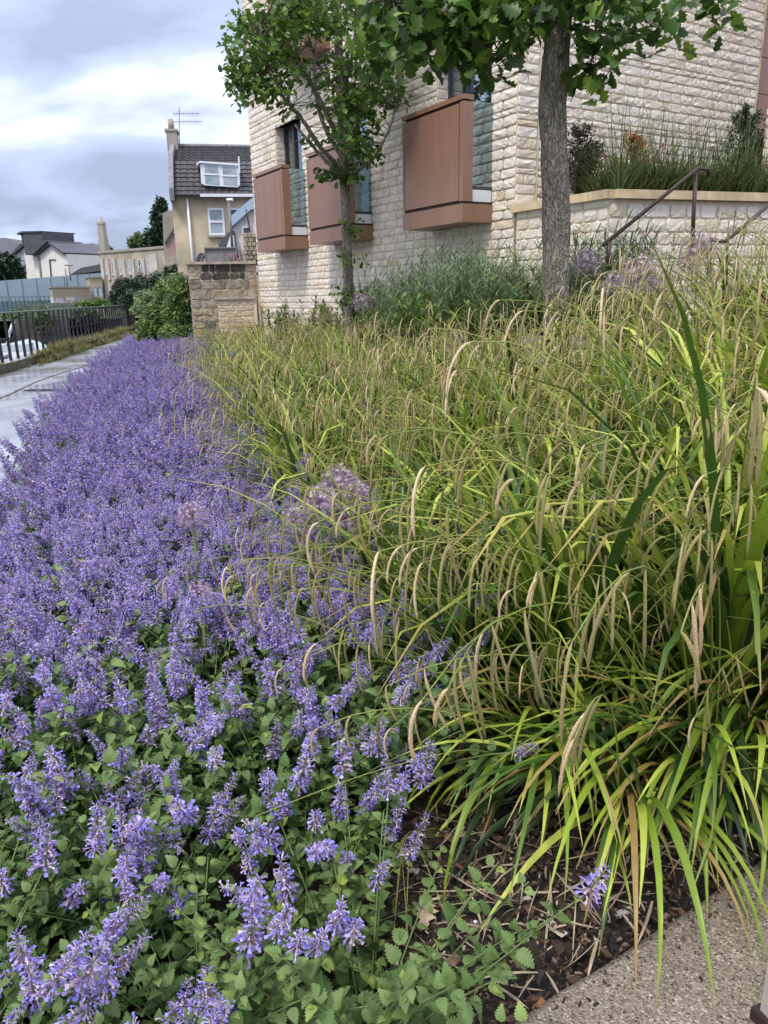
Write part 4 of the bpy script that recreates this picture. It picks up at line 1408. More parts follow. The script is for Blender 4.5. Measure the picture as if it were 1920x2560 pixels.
g = G(); g.add(*tube([a + n * -3.0 + UZ * (zR + .06), a + d * xE + n * -3.0 + UZ * (zR + .06)], .1, 6)); part('ridge', g, M['timber'], oh)
# gable parapet on the river side
g = G()
V = [a + d * u_ + n * y_ + UZ * z_ for u_ in (-.22, -.02) for y_, z_ in ((.45, zE - .25), (.5, zE + .25), (-.85, zK + .3), (-3.0, zR + .25), (-6.3, zE), (-6.3, zE - .5))]
g.add(V, [(0, 1, 2, 3, 4, 5), (11, 10, 9, 8, 7, 6)] + [(i, 6 + i, 6 + (i + 1) % 6, (i + 1) % 6) for i in range(6)]); part('gable_parapet', g, M['timber'], oh)
g = G(); g.add(*frame_box(a, d, n, UZ, (-.2, -6.1, 0), (-.001, -.002, zE - .26))); part('gable_wall', g, M['render_y'], oh)
# chimney stack
cz = float(HP(443, 366, -3)[2]); ct = float(HP(443, 333, -3)[2])
chs = link('chimney', None, oh); chs.location = tuple(a + n * -3 + UZ * cz - root_loc(oh))
g = G(); g.add(*frame_box(a, d, n, UZ, (-.36, -3.5, zK), (.12, -2.5, ct))); part('stack', g, M['taupe'], chs)
g = G(); g.add(*frame_box(a, d, n, UZ, (-.42, -3.55, ct + .001), (.18, -2.45, ct + .09))); part('stack_cap', g, M['concrete_b'], chs)
for y_ in (-2.75, -3.2):
    g = G(); g.add(*tube([a + d * -.13 + n * y_ + UZ * (ct + .09), a + d * -.13 + n * y_ + UZ * (ct + .55)], .13, 8)); part('pot', g, M['concrete_b'], chs, smooth=True)
# eave gutter and downpipe
g = G(); g.add(*frame_box(a, d, n, UZ, (1.1, .36, zE - .1), (xE, .48, zE + .02))); part('gutter', g, M['white_pl'], oh)
u = float(np.dot(HP(470, 520, .1) - a, d))
g = G(); g.add(*tube([a + d * u + n * .12 + UZ * (zE - .12), a + d * u + n * .12 + UZ * 1.4], .055, 8)); part('downpipe', g, M['white_pl'], oh, smooth=True)
# dormer
dm = link('dormer', None, oh); dm.location = tuple(HP(550, 440, .3) - root_loc(oh))
pris([(500, 409), (598, 413), (600, 462), (594, 468), (512, 463), (503, 458)], M['white_pl'], 'dormer_front', dm, 1.6, .30)
pris([(490, 411), (499, 402), (598, 409), (598, 414), (499, 407), (491, 414)], M['white_pl'], 'dormer_fascia', dm, 1.8, .38)
for x0, x1 in ((511, 544), (556, 589)):
    dyy = (x0 - 511) * .08
    pris([(x0, 412 + dyy), (x1, 414 + dyy), (x1 + 3, 434 + dyy), (x0 + 1, 432 + dyy)], M['pane'], 'pane', dm, .02, .315)
    pris([(x0 + 1.5, 438 + dyy), (x1 + 3, 439 + dyy), (x1 + 5, 462 + dyy * .6), (x0 + 3, 459 + dyy * .6)], M['pane'], 'pane', dm, .02, .315)
    pris([(x0 - 2, 432.5 + dyy), (x1 + 4, 434.5 + dyy), (x1 + 4, 438.5 + dyy), (x0 - 1.5, 437 + dyy)], M['white_pl'], 'glazing_bar', dm, .04, .335)
pris([(594.5, 391), (598.5, 391), (601, 432), (597, 432)], M['white_pl'], 'vent_pipe', oh, .12, .45)
far_window(oh, a, d, n, 541, 520, 588, .72, True, 'pane')
far_window(oh, a, d, n, 592, 520, 588, .72, True, 'pane_dk')
# television aerial on the chimney
ae = thing('aerial', tuple(a + d * .1 + n * -2.6 + UZ * (ct - .8)), 'spiky television aerial on a mast strapped to the chimney', 'aerial')
mb = a + d * .16 + n * -2.6 + UZ * (ct - 1.0); mt_ = at(448, 268, mb[1]); 
g = G(); g.add(*tube([mb, mt_], .022, 6)); part('mast', g, M['timber'], ae, smooth=True)
for zo, L_, nr_ in ((-.28, 1.15, 11), (-.62, 1.25, 12)):
    c0 = mt_ + UZ * zo
    g = G(); g.add(*tube([c0 - d * .3, c0 + d * L_ * .8 + n * .15], .014, 4)); part('boom', g, M['timber'], ae)
    for q in range(nr_):
        c1 = c0 + d * (-.25 + q * 1.15 / nr_) + n * .01
        g = G(); g.add(*tube([c1 - UZ * .10 - n * .1, c1 + UZ * .10 + n * .1], .007, 4)); part('element', g, M['timber'], ae)

# annexes left of the ochre house
an = thing('mauve_annexe', tuple(HP(430, 700, -1)), 'narrow taupe block with a mauve gabled lean-to left of the ochre house', 'building')
pris([(406, 533), (421, 526), (446, 526), (452, 700), (415, 760)], M['taupe'], 'block', an, 4, -2.2)
pris([(412, 607), (446, 556), (458, 566), (462, 640), (462, 700), (414, 700)], M['render_p'], 'gable', an, 3, -1.2)
pris([(410, 607), (442, 557), (446, 557), (414, 611)], M['slate'], 'verge', an, 3, -1.1)
pris([(412, 646), (462, 634), (462, 760), (414, 760)], M['oldmortar'], 'lower_wall', an, 3, -1.15)
pris([(438, 640), (448, 640), (450, 672), (440, 672)], M['pane'], 'window', an, .1, -1.0)
pris([(434, 582), (438, 583), (447, 561), (443, 560)], M['white_pl'], 'rooflight', an, .2, -1.0)

# ================================================================== GARDEN between the old wall and the house
Yg = 27.0
a = at(500, 650, Yg); a[2] = 0; d = np.array([1.0, 0.0, 0]); n = np.array([0, -1.0, 0])
HP2 = HP
wh_ = thing('white_cottage', tuple(HP(600, 640)), 'white rendered cottage with a grey lean-to roof behind the garden wall', 'house')
pris([(582, 570), (627, 522), (640, 522), (640, 680), (590, 680)], M['render_c'], 'wall', wh_, 5, -.5)
pris([(577, 568), (577, 540), (627, 497), (640, 490), (640, 522), (627, 524)], M['bluebldg'], 'roof', wh_, 5, -.3)
pris([(603, 566), (623, 566), (623, 582), (606, 584)], M['white_pl'], 'window_frame', wh_, .1, -.42)
pris([(608, 570), (621, 569), (621, 580), (609, 581)], M['pane_dk'], 'window_pane', wh_, .1, -.38)
pris([(614, 522), (616, 522), (626, 580), (623, 580)], M['rail'], 'soil_pipe', wh_, .1, -.3)
pris([(545, 612), (571, 580), (578, 574), (583, 612), (590, 640), (556, 640)], M['slate'], 'porch_roof', wh_, 2, .1)
pris([(560, 640), (577, 584), (583, 590), (586, 640)], M['white_pl'], 'porch_gable', wh_, .2, .2)
sp = thing('sewer_vent_pipe', tuple(HP(579, 640, .4)), 'grey vent pipe with a white security lamp above the timber fence', 'pipe')
pa, pb = HP(572, 500, .4), HP(585, 620, .4); pb = np.array([pa[0], pa[1], pb[2]])
g = G(); g.add(*tube([pa, pb], .045, 8)); part('pipe', g, M['timber'], sp, smooth=True)
g = G(); g.add(*tube([pa + np.array([-.06, 0, 0]), pa + np.array([.14, -.05, .0])], .05, 8)); part('lamp', g, M['white_pl'], sp)
tf = thing('timber_fence', tuple(HP(550, 655, 3)), 'weathered grey timber fence panels above the old stone wall', 'fence')
for x0, x1 in ((514, 560), (562, 587)):
    for k in range(6):
        y0_ = 622 + k * 6.4 - (x0 - 514) * .01
        pris([(x0, y0_), (x1, y0_ - .5), (x1, y0_ + 5.9), (x0, y0_ + 6.1)], M['timber'], 'slat', tf, .05, 3.0)
for x_ in (511, 561, 588):
    pris([(x_, 618), (x_ + 2.4, 618), (x_ + 3, 664), (x_ + .6, 664)], M['timber'], 'post', tf, .1, 3.02)
pris([(510, 618.5), (590, 617.5), (590, 620.5), (510, 621.5)], M['timber'], 'top_rail', tf, .1, 3.06)
pier2 = thing('rubble_pier', tuple(HP(620, 650, 8)), 'yellowish rubble stone pier against the corner of the new building', 'wall')
k2 = 0
for r_ in range(7):
    y0_ = 583 + r_ * 11
    for c_ in range(3):
        x0 = 607 + c_ * 11 + (r_ % 2) * 4
        w_ = 10.2
        pris([(x0 + 1, y0_ + 1), (x0 + w_, y0_ + .5), (x0 + w_ + .4, y0_ + 9.4), (x0 + 1.3, y0_ + 9.8)], M['oldstone'], 'stone', pier2, .1, 8.05 + .02 * ((r_ * 3 + c_) % 3))
pris([(607, 583), (642, 583), (650, 662), (612, 662)], M['oldmortar'], 'core', pier2, .4, 8.0)
bk = thing('covered_barbecue', tuple(HP(497, 650, 4)), 'dark covered garden chair on the terrace above the old wall', 'chair')
pris([(491, 648), (496, 634), (503, 632), (505, 640), (499, 654), (492, 656)], M['boatdk'], 'cover', bk, .4, 4)
pris([(499, 656), (507, 634), (509, 635), (502, 656)], M['timber'], 'leg', bk, .1, 4.2)

# pale timber bollard close to the camera at the right
bb = atz(1893, 2556, 0.068)
bb = atz(1896, 2552, 0.068) + np.array([.025, -.065, 0])
bv = thing('bollard', (float(bb[0]) + .07, float(bb[1]), 0.068), 'smooth pale square bollard at the bottom right corner', 'bollard')
g = G(); g.add(*frame_box(bb, np.array([.93, .36, 0]), np.array([.36, -.93, 0]), UZ, (0, -.07, .03), (.14, .07, .30))); part('post', g, M['bollard'], bv)
g = G(); g.add(*frame_box(bb, np.array([.93, .36, 0]), np.array([.36, -.93, 0]), UZ, (-.012, -.082, -.02), (.152, .082, .03))); part('foot', g, M['bronze_in'], bv)
# ================================================================== PLANT PIECES
def rotz(a):
    c, s_ = np.cos(a), np.sin(a)
    return np.array([[c, -s_, 0], [s_, c, 0], [0, 0, 1.0]])


def TR(p, az=0.0, sc=1.0, tilt=0.0, tdir=0.0):
    """one 4x4: scale, turn about z, tilt towards tdir"""
    k = np.array([-math.sin(tdir), math.cos(tdir), 0])
    K = np.array([[0, -k[2], k[1]], [k[2], 0, -k[0]], [-k[1], k[0], 0]])
    Rt = np.eye(3) + math.sin(tilt) * K + (1 - math.cos(tilt)) * K @ K
    T = np.eye(4); T[:3, :3] = Rt @ rotz(az) * sc; T[:3, 3] = p
    return T


def basis_T(p, fwd, up, sc=1.0):
    """x axis along fwd, z near up"""
    f = fwd / (np.linalg.norm(fwd) + 1e-9)
    s_ = np.cross(up, f); s_ /= np.linalg.norm(s_) + 1e-9
    u_ = np.cross(f, s_)
    T = np.eye(4); T[:3, 0] = f * sc; T[:3, 1] = s_ * sc; T[:3, 2] = u_ * sc; T[:3, 3] = p
    return T


def blade(Lg, Wd, e0, e1, seg=9, pw=1.6, fold=0.35, az=0.0, hue=0.5, dry=0.0, sway=0.0, base=(0, 0, 0)):
    """an arching strap leaf with a folded keel"""
    t_ = np.linspace(0, 1, seg + 1)
    el = e0 + (e1 - e0) * t_ ** pw
    ds = Lg / seg
    em = (el[:-1] + el[1:]) / 2
    r_ = np.concatenate([[0], np.cumsum(np.cos(em) * ds)]); z_ = np.concatenate([[0], np.cumsum(np.sin(em) * ds)])
    sw = sway * t_ ** 2 * Lg
    ca, sa = math.cos(az), math.sin(az)
    P = np.stack([r_ * ca - sw * sa, r_ * sa + sw * ca, z_], -1) + np.array(base)
    w = Wd * np.clip(0.55 + 1.6 * t_, 0, 1) * np.clip((1 - t_) * 2.6, 0.03, 1) ** 0.8 / 2
    side = np.array([-sa, ca, 0.0])
    nrm = np.stack([-np.sin(el) * ca, -np.sin(el) * sa, np.cos(el)], -1)
    if seg >= 7:
        V = np.stack([P + side * w[:, None] + nrm * (w * fold)[:, None], P, P - side * w[:, None] + nrm * (w * fold)[:, None]], 1).reshape(-1, 3)
        F = np.array([(k * 3 + j, k * 3 + j + 1, k * 3 + 4 + j, k * 3 + 3 + j) for k in range(seg) for j in range(2)])
        m_ = 3
    else:
        V = np.stack([P + side * w[:, None], P - side * w[:, None]], 1).reshape(-1, 3)
        F = np.array([(k * 2, k * 2 + 1, k * 2 + 3, k * 2 + 2) for k in range(seg)])
        m_ = 2
    C = np.zeros((len(V), 3)); tt_ = np.repeat(t_, m_)
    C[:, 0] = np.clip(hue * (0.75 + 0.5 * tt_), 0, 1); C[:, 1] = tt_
    tip_ = .74 if (hue * 97) % 1 < .3 else .90
    C[:, 2] = np.clip(dry + np.clip((tt_ - tip_) * 5, 0, 1) * 0.85, 0, 1)
    return V, F, C


def arc_path(Lg, e0, e1, seg, pw, az, base=(0, 0, 0), sway=0.0):
    t_ = np.linspace(0, 1, seg + 1)
    el = e0 + (e1 - e0) * t_ ** pw
    ds = Lg / seg; em = (el[:-1] + el[1:]) / 2
    r_ = np.concatenate([[0], np.cumsum(np.cos(em) * ds)]); z_ = np.concatenate([[0], np.cumsum(np.sin(em) * ds)])
    sw = sway * t_ ** 2 * Lg
    return np.stack([r_ * math.cos(az) - sw * math.sin(az), r_ * math.sin(az) + sw * math.cos(az), z_], -1) + np.array(base)


def spike_geo(Lg, r0, e0, e1, az, base, pale, sides=5, seg=7):
    P = arc_path(Lg, e0, e1, seg, 0.45, az, base)
    t_ = np.linspace(0, 1, seg + 1)
    rr_ = r0 * np.clip(np.minimum(0.35 + t_ * 5, (1.02 - t_) * 5), 0.15, 1) * (1 + 0.16 * np.sin(t_ * 47 + pale * 30))
    V, F = tube(P, rr_, sides)
    C = np.tile([pale, 0.5, 0], (len(V), 1))
    return V, F, C


def sedge_stem(seed, Lg, near=True):
    """flowering stem: thin stalk arching over, catkins hanging from its nodes -> (stalk G, [spike G])"""
    r = random.Random(seed)
    e0, e1 = rad(r.uniform(68, 86)), rad(r.uniform(-25, 12))
    P = arc_path(Lg, e0, e1, 14, 3.2, 0.0, (0, 0, 0), r.uniform(-.08, .08))
    sd3, sg3 = (4, 14) if near else (3, 7)
    st = G()
    PP = P if near else P[::2]
    V, F = tube(PP, np.linspace(0.0022, 0.0010, len(PP)), sd3, cap=False)
    st.add(V, F, np.tile([r.uniform(.3, .9), .5, 0], (len(V), 1)))
    sp = []
    n_ = r.choice([3, 4, 4, 5])
    for k in range(n_):
        f = 0.72 + 0.28 * (k + 1) / n_
        i = f * 14; i0 = min(13, int(i)); b = P[i0] + (P[i0 + 1] - P[i0]) * (i - i0)
        last = k == n_ - 1
        g_ = G()
        ls = r.uniform(.08, .165) * (0.8 if last else 1.0)
        pale = r.uniform(.70, 1.0) if ((last and r.random() < .75) or r.random() < (.12 if near else .26)) else r.uniform(.10, .55)
        g_.add(*spike_geo(ls, r.uniform(.0020, .0031) * (1 if near else 1.0), rad(r.uniform(-15, 10)) if last else rad(r.uniform(-60, -10)), rad(-89), r.uniform(-.8, .8), b, pale, 5 if near else 4, 11 if near else 5))
        sp.append(g_)
    return st, sp


# ================================================================== SEDGE
BND = np.array([(0.4, 0.5), (1.2, 0.42), (1.7, 0.34), (2.0, 0.26), (2.5, 0.12), (3.0, -0.02), (4.0, -0.38), (5.3, -0.85), (7.0, -1.35), (10, -2.15), (14, -3.0), (16, -3.6), (18, -4.2)])


def bnd_x(y):
    return np.interp(y, BND[:, 0], BND[:, 1])


sedge_pos = []; row_ = 0
ORD = 'first second third fourth fifth sixth seventh eighth ninth tenth eleventh twelfth thirteenth fourteenth fifteenth sixteenth seventeenth eighteenth nineteenth twentieth'.split()
ORD += ['twenty-' + o_ for o_ in ORD[:9]] + ['thirtieth'] + ['thirty-' + o_ for o_ in ORD[:9]]
r = random.Random(11)
for k, q_ in enumerate([(.50, 2.08), (.70, 1.88), (.93, 1.96), (1.13, 2.03), (1.36, 2.22), (1.6, 2.45)]): sedge_pos.append(q_ + (0, k))
row_ = 1
y = 2.32
while y < 16.4:
    stp = 0.42 + 0.022 * (y - 1.8)
    x = bnd_x(y) + r.uniform(0, .2); col_ = 0; had_ = len(sedge_pos)
    while x < 0.62 * y + 0.55:
        px_, py_ = x + r.uniform(-.1, .1), y + r.uniform(-.1, .1)
        fac = np.dot(np.array([px_, py_, 0]) - KINK, FN)      # distance before the facade
        ok = kerb_side(px_, py_) > (0.26 if px_ < .85 else .13)
        if py_ < 2.05 and px_ < .5 or py_ < 1.74 and px_ < .8: ok = False
        if fac < 0.35 and px_ < KINK[0] : ok = False
        lim = 6.3 if px_ > -.2 else 15.6
        if py_ > lim + max(0, (-.2 - px_)) * 1.5 : ok = False
        if px_ > -.2 and py_ > 5.2 and abs(px_ - 1.40) < .35 : ok = False
        if ok and 2.2 < py_ < 3.9:
            q_ = proj((px_, py_, .8))
            if q_[0] < 930: ok = False
        if ok:
            sedge_pos.append((px_, py_, row_, col_)); col_ += 1
        x += stp
    if len(sedge_pos) > had_: row_ += 1
    y += stp * 0.9

BL = []          # near blade variants
for k in range(12):
    rr_ = random.Random(100 + k)
    g_ = G(); Lg = rr_.uniform(.62, .9)
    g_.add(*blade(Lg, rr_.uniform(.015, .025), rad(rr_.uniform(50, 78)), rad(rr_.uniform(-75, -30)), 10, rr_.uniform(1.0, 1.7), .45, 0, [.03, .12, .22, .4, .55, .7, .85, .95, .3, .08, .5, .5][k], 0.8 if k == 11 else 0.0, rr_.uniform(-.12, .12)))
    BL.append(g_)
BLM = [g_.mesh('blade', M['sedge'], True) for g_ in BL]
STN = [sedge_stem(300 + k, 1.0, True) for k in range(9)]
STM = [(a_.mesh('flower_stem', M['sedge_stem'], True), [q.mesh('catkin', M['spike'], True) for q in b_]) for a_, b_ in STN]


def clump_leaves(seed, nb_, hs):
    """joined leaves of one clump: upright young leaves, arching ones and a skirt of dead straw"""
    r = random.Random(seed); g_ = G()
    for k in range(nb_):
        az = r.uniform(0, 2 * math.pi); q = r.random()
        if r.random() < .15: az = r.gauss(3.4, .8)
        rb = r.uniform(0, .07)
        b = (rb * math.cos(az), rb * math.sin(az), 0)
        if q < .55:
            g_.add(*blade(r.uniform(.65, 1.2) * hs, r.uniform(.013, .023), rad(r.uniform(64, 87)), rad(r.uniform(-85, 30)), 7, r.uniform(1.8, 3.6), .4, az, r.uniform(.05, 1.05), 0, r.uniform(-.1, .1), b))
        elif q < .84:
            g_.add(*blade(r.uniform(.45, .75) * hs, r.uniform(.014, .025), rad(r.uniform(40, 68)), rad(r.uniform(-80, -30)), 7, r.uniform(1.1, 2.0), .4, az, r.uniform(.0, .5), 0, r.uniform(-.1, .1), b))
        else:
            g_.add(*blade(r.uniform(.4, .7) * hs, r.uniform(.005, .010), rad(r.uniform(20, 70)), rad(r.uniform(-80, -20)), 7, 1.2, .6, az, .5, r.uniform(.6, 1), r.uniform(-.2, .2), b))
    return g_


def clump_stems(seed, ns, lo, hi):
    r = random.Random(seed); gs, gk = G(), G()
    for k in range(ns):
        L_ = r.uniform(lo, hi)
        a_, b_ = sedge_stem(seed * 17 + k, L_, False)
        az = r.gauss(3.6, 1.7); T = np.array([TR((r.uniform(-.05, .05), r.uniform(-.05, .05), 0), az, 1.0, rad(r.uniform(0, 14)), az)])
        gs.inst(a_, T)
        for q in b_: gk.inst(q, T)
    return gs, gk


CL_L = [clump_leaves(500 + k, 68, 1.0).mesh('leaves', M['sedge'], True) for k in range(6)]
CL_F = [clump_leaves(560 + k, 40, 1.0).mesh('leaves', M['sedge'], True) for k in range(4)]
CL_S = []
for k in range(8):
    a_, b_ = clump_stems(600 + k, 8, .80, 1.2)
    CL_S.append((a_.mesh('flower_stems', M['sedge_stem'], True), b_.mesh('catkins', M['spike'], True)))


def hfac(x, y):
    """how tall the sedge stands: tallest at the right"""
    return (0.94 if y < 9 else .84) + (0.30 if y < 6 else 0.12) * float(sstep(-0.12, 0.35, x / y)) + (.22 if x > .47 * y else 0)


GRP_S = 'pendulous sedge clumps filling the planting bed'
sedge_pos.sort(key=lambda p: p[1])
rz = random.Random(5)
for i, (x, y, rw_, cl_) in enumerate(sedge_pos):
    hs = hfac(x, y) * rz.uniform(.9, 1.1)
    near = rw_ == 0
    kind_ = 'arching sedge clump' if near else ('drooping sedge clump' if y < 7 else 'small sedge clump')
    lab = kind_ + (' in the %s row back from the mulch, ' % ORD[rw_]) + ('nearest the catmint' if cl_ == 0 else '%s from the catmint' % ORD[cl_])
    c = thing('sedge_clump', (x, y, float(gz(x, y)) - .01), lab, 'sedge', GRP_S)
    if near:
        rn = random.Random(900 + i)
        for k in range(78):
            o = link('blade', BLM[rn.randrange(12)], c)
            az = rn.uniform(0, 2 * math.pi)
            if rn.random() < .6: az = rn.gauss(-2.35, .7)
            o.rotation_euler = (0, rad(rn.gauss(0, 13)), az)
            rb = rn.uniform(0, .09)
            o.location = (rb * math.cos(az), rb * math.sin(az), 0)
            o.scale = (rn.uniform(.62, 1.0),) * 3
            o.rotation_mode = 'XYZ'
    else:
        o = link('leaves', (CL_L if y < 7 else CL_F)[rz.randrange(6 if y < 7 else 4)], c); o['kind'] = 'stuff'
        o.rotation_euler = (0, 0, rz.uniform(-2, 2)); o.scale = (hs,) * 3
        if y < 4.5:
            o = link('leaves', CL_L[rz.randrange(6)], c); o['kind'] = 'stuff'
            o.rotation_euler = (0, 0, rz.uniform(-1, 1)); o.scale = (hs * .92, hs * .92, hs * .8)
    if y < 3.9:
        rn = random.Random(950 + i)
        for k in range(rn.choice([7, 8, 9]) + (4 if near else 0)):
            v = rn.randrange(9)
            o = link('flower_stem', STM[v][0], c)
            az = rn.uniform(0, 2 * math.pi)
            if rn.random() < .55: az = rn.gauss(3.3, .7)
            o.rotation_euler = (0, rad(rn.uniform(-2, 34 if y < 2.8 else 18)), az)
            s_ = rn.uniform(.78, 1.1) * (hs + .08)
            if near: s_ *= .92
            o.scale = (s_, s_, s_)
            o.location = (rn.uniform(-.06, .06), rn.uniform(-.06, .06), 0)
            for q in STM[v][1]:
                link('catkin', q, o)
    else:
        v = rz.randrange(8); az = rz.uniform(0, 6.28)
        for rep in range(2 if y < 8 else 1):
            v = rz.randrange(8); az = rz.uniform(-1.6, 1.6)
            for me_, nm in zip(CL_S[v], ('flower_stems', 'catkins')):
                o = link(nm, me_, c); o['kind'] = 'stuff'; o.rotation_euler = (0, 0, az); o.scale = (hs + .06,) * 3

# ================================================================== CATMINT
def cat_leaf(fine=True):
    """ovate leaf with scalloped rim, along +x, folded a little on its midrib"""
    g_ = G()
    n_ = 8 if fine else 3
    t_ = np.linspace(0, 1, n_)
    w = 0.37 * np.sin(np.pi * (t_ ** 0.62)) ** 0.85; w[0] = .02; w[-1] = 0.0
    zc = 0.10 * np.sin(np.pi * t_ * .9) - .14 * t_ ** 2
    V = []; C = []
    mid = np.c_[t_, 0 * t_, zc]
    rim = []
    for sgn in (1, -1):
        R_ = []
        for i in range(n_):
            if fine and 0 < i < n_ - 1:
                R_.append((t_[i] - .05, sgn * w[i] * 0.86, zc[i] + w[i] * .10))
                R_.append((t_[i] + .03, sgn * w[i] * 1.10, zc[i] + w[i] * .34))
            elif not fine and 0 < i < n_ - 1:
                R_.append((t_[i], sgn * w[i], zc[i] + w[i] * .22))
        rim.append(R_)
    V = [tuple(m__) for m__ in mid] + rim[0] + rim[1]
    F = []
    for sgn, off in ((1, n_), (-1, n_ + len(rim[0]))):
        R_ = len(rim[0]); seq = [0] + [off + k for k in range(R_)] + [n_ - 1]
        # fan between rim and midrib
        per = 2 if fine else 1
        for k in range(len(seq) - 1):
            mi_a = min(n_ - 1, max(0, (k + (1 if fine else 0)) // per if k else 0)); mi_b = min(n_ - 1, (k + 1 + (1 if fine else 0)) // per if k + 1 < len(seq) - 1 else n_ - 1)
            tri = [seq[k], seq[k + 1], mi_b]
            if len(set(tri)) == 3: F.append(tuple(tri) if sgn < 0 else tuple(tri[::-1]))
            tri = [seq[k], mi_b, mi_a]
            if len(set(tri)) == 3: F.append(tuple(tri) if sgn < 0 else tuple(tri[::-1]))
    g_.add(np.array(V), [np.array(F)], np.array([0.5, .5, 0]))
    return g_


LEAF_F, LEAF_C = cat_leaf(True), cat_leaf(False)


def floret(near=True):
    """mauve calyx with a blue-violet lipped corolla, pointing along +x"""
    g_ = G()
    def ring_(x, r_, n_, z=0.0):
        a_ = np.arange(n_) * 2 * np.pi / n_
        return np.c_[np.full(n_, x), r_ * np.cos(a_), r_ * np.sin(a_) + z]
    n_ = 4 if near else 3
    V = np.concatenate([ring_(0, .0012, n_), ring_(.0085, .0023, n_)])
    g_.add(V, np.array([(i, (i + 1) % n_, n_ + (i + 1) % n_, n_ + i) for i in range(n_)]), np.array([0.0, .5, 0]))
    if near:
        V = np.concatenate([ring_(.0075, .0011, n_), ring_(.0135, .0018, n_, -.0010)])
        g_.add(V, np.array([(i, (i + 1) % n_, n_ + (i + 1) % n_, n_ + i) for i in range(n_)]), np.array([1.0, .75, 0]))
        # lower lip and upper lip
        V = [(.0130, -.0016, -.0014), (.0130, .0016, -.0014), (.0170, .0034, -.0044), (.0178, 0, -.0062), (.0170, -.0034, -.0044), (.0185, .0022, -.0052), (.0185, -.0022, -.0052)]
        g_.add(np.array(V), [np.array([(0, 1, 2, 3), (0, 3, 4, 0)])[:1], np.array([(0, 3, 4)])], np.array([1.0, .35, 0]))
        V = [(.0130, -.0014, .0010), (.0130, .0014, .0010), (.0162, .0020, .0030), (.0162, -.0020, .0030)]
        g_.add(np.array(V), np.array([(0, 1, 2, 3)]), np.array([1.0, .6, 0]))
    else:
        V = [(.006, 0, 0), (.0165, .0042, -.002), (.0175, 0, -.0065), (.0165, -.0042, -.002), (.014, 0, .003)]
        g_.add(np.array(V), [np.array([(0, 1, 2), (0, 2, 3), (0, 3, 4), (0, 4, 1)])], np.array([1.0, .45, 0]))
    return g_


FLN, FLF = floret(True), floret(False)


def cat_spike(seed, near=True, Lg=None, dens=1.0):
    r = random.Random(seed); g_ = G()
    Lg = Lg or r.uniform(.055, .115)
    nw = max(4, int(Lg / .0092)); T = []; tint = []
    bend = r.uniform(-.2, .2)
    for w_ in range(nw):
        f = w_ / (nw - 1)
        z = f * Lg
        nf_ = int((13 - 6 * f) * dens * r.uniform(.75, 1.15)); a0 = r.random() * 6.28
        for k in range(nf_):
            az = a0 + 6.283 * k / nf_ + r.uniform(-.3, .3)
            el = rad(r.uniform(-28, 34) + 26 * f)
            fw = np.array([math.cos(az) * math.cos(el), math.sin(az) * math.cos(el), math.sin(el)])
            open_ = r.random() < .78 - .35 * f
            s_ = r.uniform(.85, 1.35) * (1.05 - .4 * f) * (1.0 if open_ else .62) * (.92 if near else 1.0)
            rb = r.uniform(.000, .009) * (1 - .6 * f)
            T.append(basis_T((bend * z * f + rb * math.cos(az), rb * math.sin(az), z + r.uniform(-.002, .002)), fw, UZ, s_))
    T = np.array(T)
    src = FLN if near else FLF
    n0 = len(T)
    g_.inst(src, T)
    # vary the G channel per floret
    C = g_.C[-1].reshape(n0, -1, 3)
    C[:, :, 1] = np.clip(C[:, :, 1] + rng.uniform(-.5, .55, (n0, 1)), 0, 1)
    shut = rng.random(n0) < .30
    C[shut, :, 0] *= 0.3
    g_.C[-1] = C.reshape(-1, 3)
    V, F = tube([(0, 0, -.01), (bend * Lg * .3, 0, Lg * .5), (bend * Lg, 0, Lg * .98)], .0014, 3, cap=False)
    g_.add(V, F, np.array([0.0, .15, 0]), 1)
    return g_


